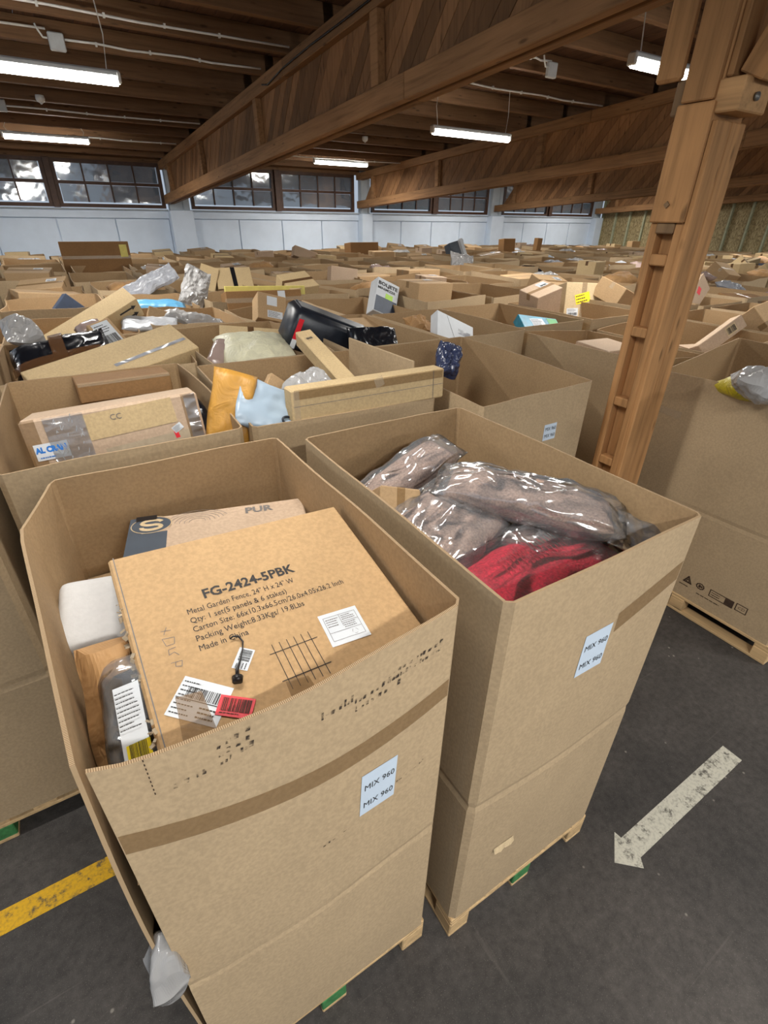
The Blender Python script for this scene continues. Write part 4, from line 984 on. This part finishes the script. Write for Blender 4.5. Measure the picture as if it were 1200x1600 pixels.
# --- C3 black case
cs = empty('hard_case', (1.80, 3.80, 1.71), (R(12), R(22), R(-4)))
mb = MB(); mb.bbox((0, 0, 0), (.70, .30, .30), .035); add('shell', mb.mesh('shell', 'black_plastic', True), cs)
mb = MB(); mb.bbox((0, .02, .155), (.62, .16, .02), .008); add('lid_rib', mb.mesh('lid_rib', 'black_plastic'), cs)
mb = MB(); rect(mb, -.325, -.06, -.285, .10, facefn((.7, .3, .3), 'front', .003)); add('red_sticker', mb.mesh('red_sticker', 'red_label'), cs)
mb = MB(); rect(mb, -.325, -.13, -.285, -.06, facefn((.7, .3, .3), 'front', .003)); add('white_sticker', mb.mesh('white_sticker', 'paper_white'), cs)
mb = MB(); rect(mb, .02, -.13, .05, -.09, facefn((.7, .3, .3), 'front', .003)); add('lime_sticker', mb.mesh('lime_sticker', 'lime_label'), cs)
tag(cs, 'black hard plastic case with a red sticker tilted out of its box', 'case')
bag('black film roll bundle next to the tilted black case', (2.010, 3.440, 1.722), (60, 4, -6), (.42, .20, .16), 'bag_black', 9, .014, 'film_bundle', 'film bundle', n=18, pw=5)
carton('plain kraft carton low behind the black film bundle', (2.469, 4.250, 1.689), (10, 4, 14), (.42, .34, .2), 'kraft_carton', tape=None)
# --- C4
d = (.42, .30, .10); o = carton('large white glossy mailer carton leaning in its box', (3.002, 3.660, 1.658), (48, 24, -10), d, 'carton_white', tape=None); stick(o, d, 'top', -.04, .0, .004, .30, 'slate', 'fold_line', rot=24); stick(o, d, 'top', .10, .03, .14, .05, 'bag_grey', 'address_window', rot=0)
bag('crumpled brown packing paper beside the large white mailer', (2.805, 3.950, 1.682), (20, 20, 10), (.26, .2, .16), 'crumpled_paper', 4, .045, 'packing_paper', 'packing paper', n=12, smooth=False, freq=9)
# --- C5 teal carton
d = (.46, .20, .10); o = carton('teal picture carton with a green end tipped over the edge of its box', (4.032, 3.620, 1.664), (30, 8, -12), d, 'carton_teal', tape=None)
stick(o, d, 'top', -.03, -.0, .16, .12, 'carton_white', 'printed_photo', print_='lines', rot=8); stick(o, d, 'top', .16, -.01, .12, .19, 'print_green', 'green_panel'); stick(o, d, 'front', .16, .0, .12, .09, 'print_green', 'green_panel')
# --- P, R, B3 and the aisle side
d = (.58, .34, .10); carton('pale flat carton lying in the box behind the timber post', (3.852, 2.700, 1.655), (6, 4, 8), (.5, .3, .2), 'kraft_pink', tape=None)
carton('broad pale flat carton with dark tape in the box behind the aisle box', (4.838, 2.500, 1.538), (3, 3, -4), (.62, .42, .16), 'kraft_pink', tape='tape_dark', tapeaxis='y')
d = (.52, .12, .12); o = carton('slim grey carton with barcode tilted up from the box behind the aisle box', (5.085, 2.420, 1.664), (60, -27, -6), d, 'kraft_pink', tape=None); stick(o, d, 'top', .10, 0, .12, .08, 'kraft_pale', 'print_patch', print_='barcode'); stick(o, d, 'right', 0, 0, .11, .11, 'carton_white', 'white_end')
bag('white film bag in the box across the aisle', (3.245, 1.250, 1.766), (10, 10, 30), (.26, .3, .16), 'bag_clear', 4, .03, 'poly_bag', 'bag', n=16)
bag('mustard coloured bag under the white film bag across the aisle', (3.464, 1.420, 1.679), (0, 10, 50), (.30, .26, .14), 'bag_lime', 5, .02, 'poly_bag', 'bag', n=14)
d = (.66, .36, .36); o = carton('brown carton wrapped in clear tape at the picture edge behind the aisle', (7.742, 3.550, 1.706), (8, 3, -10), d, 'paper_brown', tape='tape_clear', tapeaxis='y', tw=.08)
d = (.46, .24, .22); o = carton('kraft carton with a red stamp tilted steeply above the boxes past the post', (6.930, 3.750, 1.772), (66, -34, 14), d, 'kraft_pink', tape=None); stick(o, d, 'top', .02, .02, .09, .07, 'red_label', 'red_stamp', rot=20) ; stick(o, d, 'right', 0, .02, .15, .13, print_='label')
# --- D and further rows, single things that stand out
d = (.45, .40, .28); o = carton('kraft carton with a bright yellow label and a white label standing high', (5.393, 4.250, 1.711), (76, 2, -26), d, 'kraft_pale', tape='tape_brown', tapeaxis='y', tw=.06)
L, fn = stick(o, d, 'top', -.01, .03, .18, .11, 'yellow_label', 'yellow_sheet', rot=16, off=.003); mb = MB(); textlines(mb, -.08, -.05, .08, .05, 3, fn, 3); add('printed_text', mb.mesh('printed_text', 'ink'), L); stick(o, d, 'top', -.12, -.13, .14, .09, print_='label', rot=4, off=.003)
mb = MB()
d = (.30, .40, .16); o = carton('white carton with black lettering and a dark picture tilted among the boxes', (3.284, 5.300, 1.734), (62, 24, -8), d, 'carton_white', tape=None)
mb = MB(); f = facefn(d, 'top', .0022); put_text(mb, 'BOLJETE', .055, lambda a, b: f(-.135+a, .125+b), bold=.002, width=.26); put_text(mb, 'MINIMIZER', .04, lambda a, b: f(-.135+a, .075+b), bold=.001, width=.24); add('printed_text', mb.mesh('printed_text', 'ink'), o)
stick(o, d, 'top', -.0, -.10, .28, .18, 'carton_navy', 'dark_picture'); stick(o, d, 'top', .03, .02, .10, .06, 'lime_label', 'green_panel')
d = (.95, .20, .18); o = carton('long kraft carton with two printed arrows leaning over a box wall', (0.157, 5.100, 1.750), (26, -24, 12), d, 'kraft_cream', tape=None); mb = MB(); f = facefn(d, 'front', .0015)
for y in (-.03, .04):
    rect(mb, .28, y-.008, .40, y+.008, f); mb.quad(f(.40, y-.024), f(.44, y), f(.44, y), f(.40, y+.024))
add('printed_arrows', mb.mesh('printed_arrows', 'ink'), o)
carton('dark blue carton with one corner sticking up in the row behind', (0.124, 6.450, 1.639), (80, 45, 0), (.26, .26, .2), 'carton_navy', tape=None)
bag('light blue plastic bag in the open box past the cream bag', (0.918, 6.200, 1.671), (10, 4, -8), (.62, .26, .14), 'bag_lightblue', 3, .02, 'poly_bag', 'bag', n=14)
bag('clear film tuft standing beside the light blue bag', (1.452, 6.600, 1.793), (60, 30, 0), (.30, .50, .10), 'bag_clear', 3, .04, 'film_bundle', 'film bundle', n=14, freq=8)
bag('flat white mailer in the box behind the cream bag', (0.672, 5.000, 1.714), (8, 4, -6), (.46, .34, .06), 'bag_white', 5, .015, n=14)
carton('kraft carton wedged between a white mailer and a silver roll', (0.840, 5.150, 1.689), (54, 22, -8), (.34, .2, .14), 'kraft_carton', tape=None)
bag('silver film roll slanting down in the box behind the cream bag', (1.096, 5.200, 1.678), (10, 14, -10), (.56, .17, .14), 'bag_clear', 6, .02, 'film_bundle', 'film bundle', n=16)
carton('thin sheet of pale yellow foam upright behind a brown carton', (2.210, 6.300, 1.732), (84, 2, -2), (.98, .16, .05), 'yellow_foam', tape=None, name='foam_sheet', cat='foam sheet')
o = carton('brown taped carton in front of the yellow foam sheet', (2.117, 6.100, 1.690), (76, 1, -2), (.90, .20, .25), 'paper_brown', tape='tape_clear', tapeaxis='x'); stick(o, (.9, .2, .25), 'top', .20, .05, .09, .08, off=.003)
d = (.28, .26, .2); o = carton('kraft carton carrying two white labels near the black case', (1.792, 5.000, 1.773), (58, 14, -6), d, 'kraft_carton', tape=None); stick(o, d, 'top', .0, .06, .10, .09); stick(o, d, 'top', .03, -.07, .15, .07, print_='lines')
d = (.50, .30, .22); o = carton('pale kraft carton with a black tape band near the far windows', (2.248, 7.700, 1.773), (58, 0, -4), d, 'kraft_cream', tape='tape_black', tapeaxis='y', tw=.06)
carton('pale kraft carton leaning beside the black banded carton', (1.886, 7.700, 1.787), (60, 20, -14), (.24, .34, .2), 'kraft_cream', tape=None)
carton('smooth pinkish carton standing up alone in the middle rows', (3.986, 7.700, 1.725), (80, 8, -10), (.44, .26, .2), 'kraft_pink', tape=None)
d = (1.1, .50, .3); o = carton('big brown carton rising above the far rows before the white wall', (0.861, 11.200, 1.845), (82, 0, -6), d, 'paper_brown', tape='tape_clear', tapeaxis='x'); stick(o, d, 'top', .45, .1, .12, .2, 'yellow_foam', 'yellow_tape')
carton('square brown carton topmost before the fourth window bay', (12.133, 12.600, 1.813), (84, 0, -10), (.40, .42, .3), 'paper_brown', tape=None)
carton('small dark upright carton near the end of the white wall', (13.822, 13.000, 1.829), (88, 4, -10), (.18, .36, .2), 'paper_brown', tape=None)
carton('orange brown upright carton before the strand board wall', (17.677, 12.200, 1.725), (85, 0, -20), (.30, .40, .3), 'kraft_orange', tape=None)
carton('wide brown carton with a white label before the second window bay', (7.243, 12.800, 1.790), (84, 0, -4), (.80, .34, .4), 'paper_brown', tape=None)
carton('kraft carton with red edge tilted near the middle of the far rows', (5.232, 12.000, 1.769), (74, 18, -6), (.56, .22, .2), 'kraft_pink', tape=None)
carton('grey green carton among white strips in the middle of the far rows', (9.023, 11.200, 1.874), (74, -14, -10), (.40, .34, .3), 'slate', tape=None)
carton('white tilted plank shaped carton in the middle of the far rows', (8.983, 10.900, 1.889), (70, 62, -6), (.46, .10, .08), 'carton_white', tape=None)
bag('crinkled clear film sheet hanging over boxes in the middle of the far rows', (7.565, 9.200, 1.705), (66, 10, 0), (.62, .40, .12), 'bag_clear', 3, .05, 'film_bundle', 'film bundle', n=14, freq=8)
bag('black cloth bundle just beside the timber post among far boxes', (10.929, 7.400, 1.466), (10, 0, 0), (.34, .26, .26), 'bag_black', 6, .02, 'cloth_bundle', 'bundle', n=12)
bag('long white foam wedge sticking up at an angle two rows past the light blue bag', (1.035, 7.400, 1.759), (38, -24, 0), (.80, .26, .09), 'bag_grey', 8, .02, 'foam_wedge', 'foam wedge', n=14)

# --- random contents of the other rows: every one a thing of its own
KINDS = []
def proto(kind, desc, o, cat): KINDS.append((kind, desc, o, cat))
def mk_protos():
    for i, (wd, dp, h) in enumerate([(.55, .40, .30), (.42, .34, .24), (.70, .36, .22), (.36, .30, .34)]):
        o = carton(None, (0, 0, -9), (0, 0, 0), (wd, dp, h), ['kraft_carton', 'kraft_cream', 'kraft_carton', 'kraft_pink'][i], tape=['tape_brown', 'tape_dark', 'tape_clear', 'tape_brown'][i], topc=False)
        if i in (0, 3): stick(o, (wd, dp, h), 'top', wd*.2, dp*.22, .12, .09, print_='label', off=.003)
        proto('box', ['kraft carton with a white label', 'cream carton with dark tape', 'long kraft carton with clear tape', 'pale kraft carton with a label'][i], o, 'carton')
    for i, (mt, ds) in enumerate([('bag_white', 'white plastic mailer'), ('bag_grey', 'grey plastic mailer'), ('bag_clear', 'crinkled clear film bundle'), ('bag_black', 'black plastic bag'), ('bag_mauve', 'mauve film bundle'), ('crumpled_paper', 'crumpled brown paper'), ('bag_paleblue', 'pale blue plastic mailer')]):
        nm = {'crumpled_paper': 'packing_paper', 'bag_clear': 'film_bundle', 'bag_mauve': 'film_bundle', 'bag_black': 'plastic_bag'}.get(mt, 'poly_mailer')
        o = bag(None, (0, 0, -9), (0, 0, 0), (.46, .34, .14), mt, i+20, .035, nm, n=12, freq=7); proto('bag', ds, o, 'paper' if mt == 'crumpled_paper' else 'bag')
    o = carton(None, (0, 0, -9), (0, 0, 0), (.5, .36, .06), 'carton_white', tape=None, topc=False); proto('box', 'white flat carton', o, 'carton')
    o = carton(None, (0, 0, -9), (0, 0, 0), (.42, .30, .2), 'carton_navy', tape=None, topc=False); proto('box', 'dark blue carton', o, 'carton')
mk_protos()
_first = [True]*len(KINDS)
HAND = [o.matrix_basis.translation.copy() for o in C.objects if o.parent is None and o.get('category') in ('carton', 'bag', 'mailer bag', 'case', 'foam sheet', 'foam wedge', 'film bundle', 'parcel', 'bundle') and o.location.z > 1]
CAMP = Vector((0, 0))
def blocks(c):
    p = Vector((c[0], c[1]))
    for h in HAND:
        q = Vector((h.x, h.y)); 
        if (p-q).length < .48: return True
        t = (p.dot(q))/q.length_squared
        if t < 1 and (q-p).length < 1.9 and (p-q*t).length < .34: return True
    return False
DIMS = [tuple(k[2].dimensions) if False else tuple(max(v.co[i] for v in k[2].data.vertices)-min(v.co[i] for v in k[2].data.vertices) for i in range(3)) for k in KINDS]
def fill(x0, y0, wd, dp, z1, pz, where, n, rr, low=False):
    used = set(); placed = []; ks = [0, 0, 1, 2, 2, 3, 1, 4, 5, 6, 6, 8, 9, 9, 10, 11, 0, 2, 3, 1, 2, 8, 6, 0, 1, 2, 3, 2, 1, 7 if rr.random() < .3 else 2, 12 if rr.random() < .3 else 1]
    for q in range(n):
        k = rr.choice(ks); tries = 0
        while k in used and tries < 20: k = rr.choice(ks); tries += 1
        used.add(k); kind, ds, o, cat = KINDS[k]
        tilt = 20 if kind == 'bag' else rr.choice((3, 6, 10, 16, 24) if low else (4, 8, 16, 34, 56))
        for _ in range(8):
            E = Euler((R(rr.uniform(-4, tilt)), R(rr.uniform(-tilt*.5, tilt*.5)), R(rr.uniform(-16, 16)))); m3 = E.to_matrix(); D = DIMS[k]
            ex = [sum(abs(m3[i][j])*D[j]/2 for j in range(3)) for i in range(3)]
            if ex[0] < wd/2-.03 and ex[1] < dp/2-.03: break
        else: continue
        mx, my = wd/2-.025-ex[0], dp/2-.025-ex[1]
        c = Vector((x0+wd/2+mx*(-1+2*min(1, max(0, (q+.5)/n+rr.uniform(-.25, .25)))), y0+dp/2+my*rr.uniform(-1, 1), 0))
        c.z = min(pz+.02+ex[2]+rr.uniform(0, .10 if low else .2), z1+(.05 if low else .14)-ex[2]*.55)
        if blocks(c) or any(all(abs(c[i]-pc[i]) < (ex[i]+pe[i])*.8 for i in range(3)) for pc, pe in placed): continue
        placed.append((c.copy(), ex))
        if _first[k]: _first[k] = False; c_ = o; o.location = c; o.rotation_euler = E
        else: c_ = dup(o, c, E)
        tag(c_, f'{ds} in {where}', cat, f'{cat} pieces in the back rows')
rr = random.Random(5)
for kx, wh, n in (('L', 'the edge box past the yellow line', 2), ('Q', 'the second box behind the aisle box', 3), ('R', 'the box beside the aisle box', 2), ('S', 'the third box behind the aisle box', 2), ('U', 'the fourth box behind the aisle box', 2), ('C0', 'the edge box beside the black parcel', 3), ('D0', 'the first box after the teal carton box', 3), ('D1', 'the second box after the teal carton box', 3), ('D2', 'the third box after the teal carton box', 3), ('D3', 'the fourth box after the teal carton box', 3), ('D4', 'the fifth box after the teal carton box', 2)):
    b = BX[kx]; fill(b.cx-b.wd/2, b.cy-b.dp/2, b.wd, b.dp, b.z1, 1.38, wh, n, rr)
for ri, c, o, x, y, wd, dp, z1, pz in FAR:
    if ri == 0 and c in (2, 3): continue
    fill(x, y, wd, dp, z1, pz, f'the {ORD[min(c, 25)]} box of the {ORD[ri+4]} row back', rr.choice((1, 2, 2, 3)) if ri < 5 else rr.choice((1, 1, 2)), rr, ri > 1)
for k, (kind, ds, o, cat) in enumerate(KINDS):
    if _first[k]:
        for ch in list(o.children): bpy.data.objects.remove(ch)
        bpy.data.objects.remove(o)
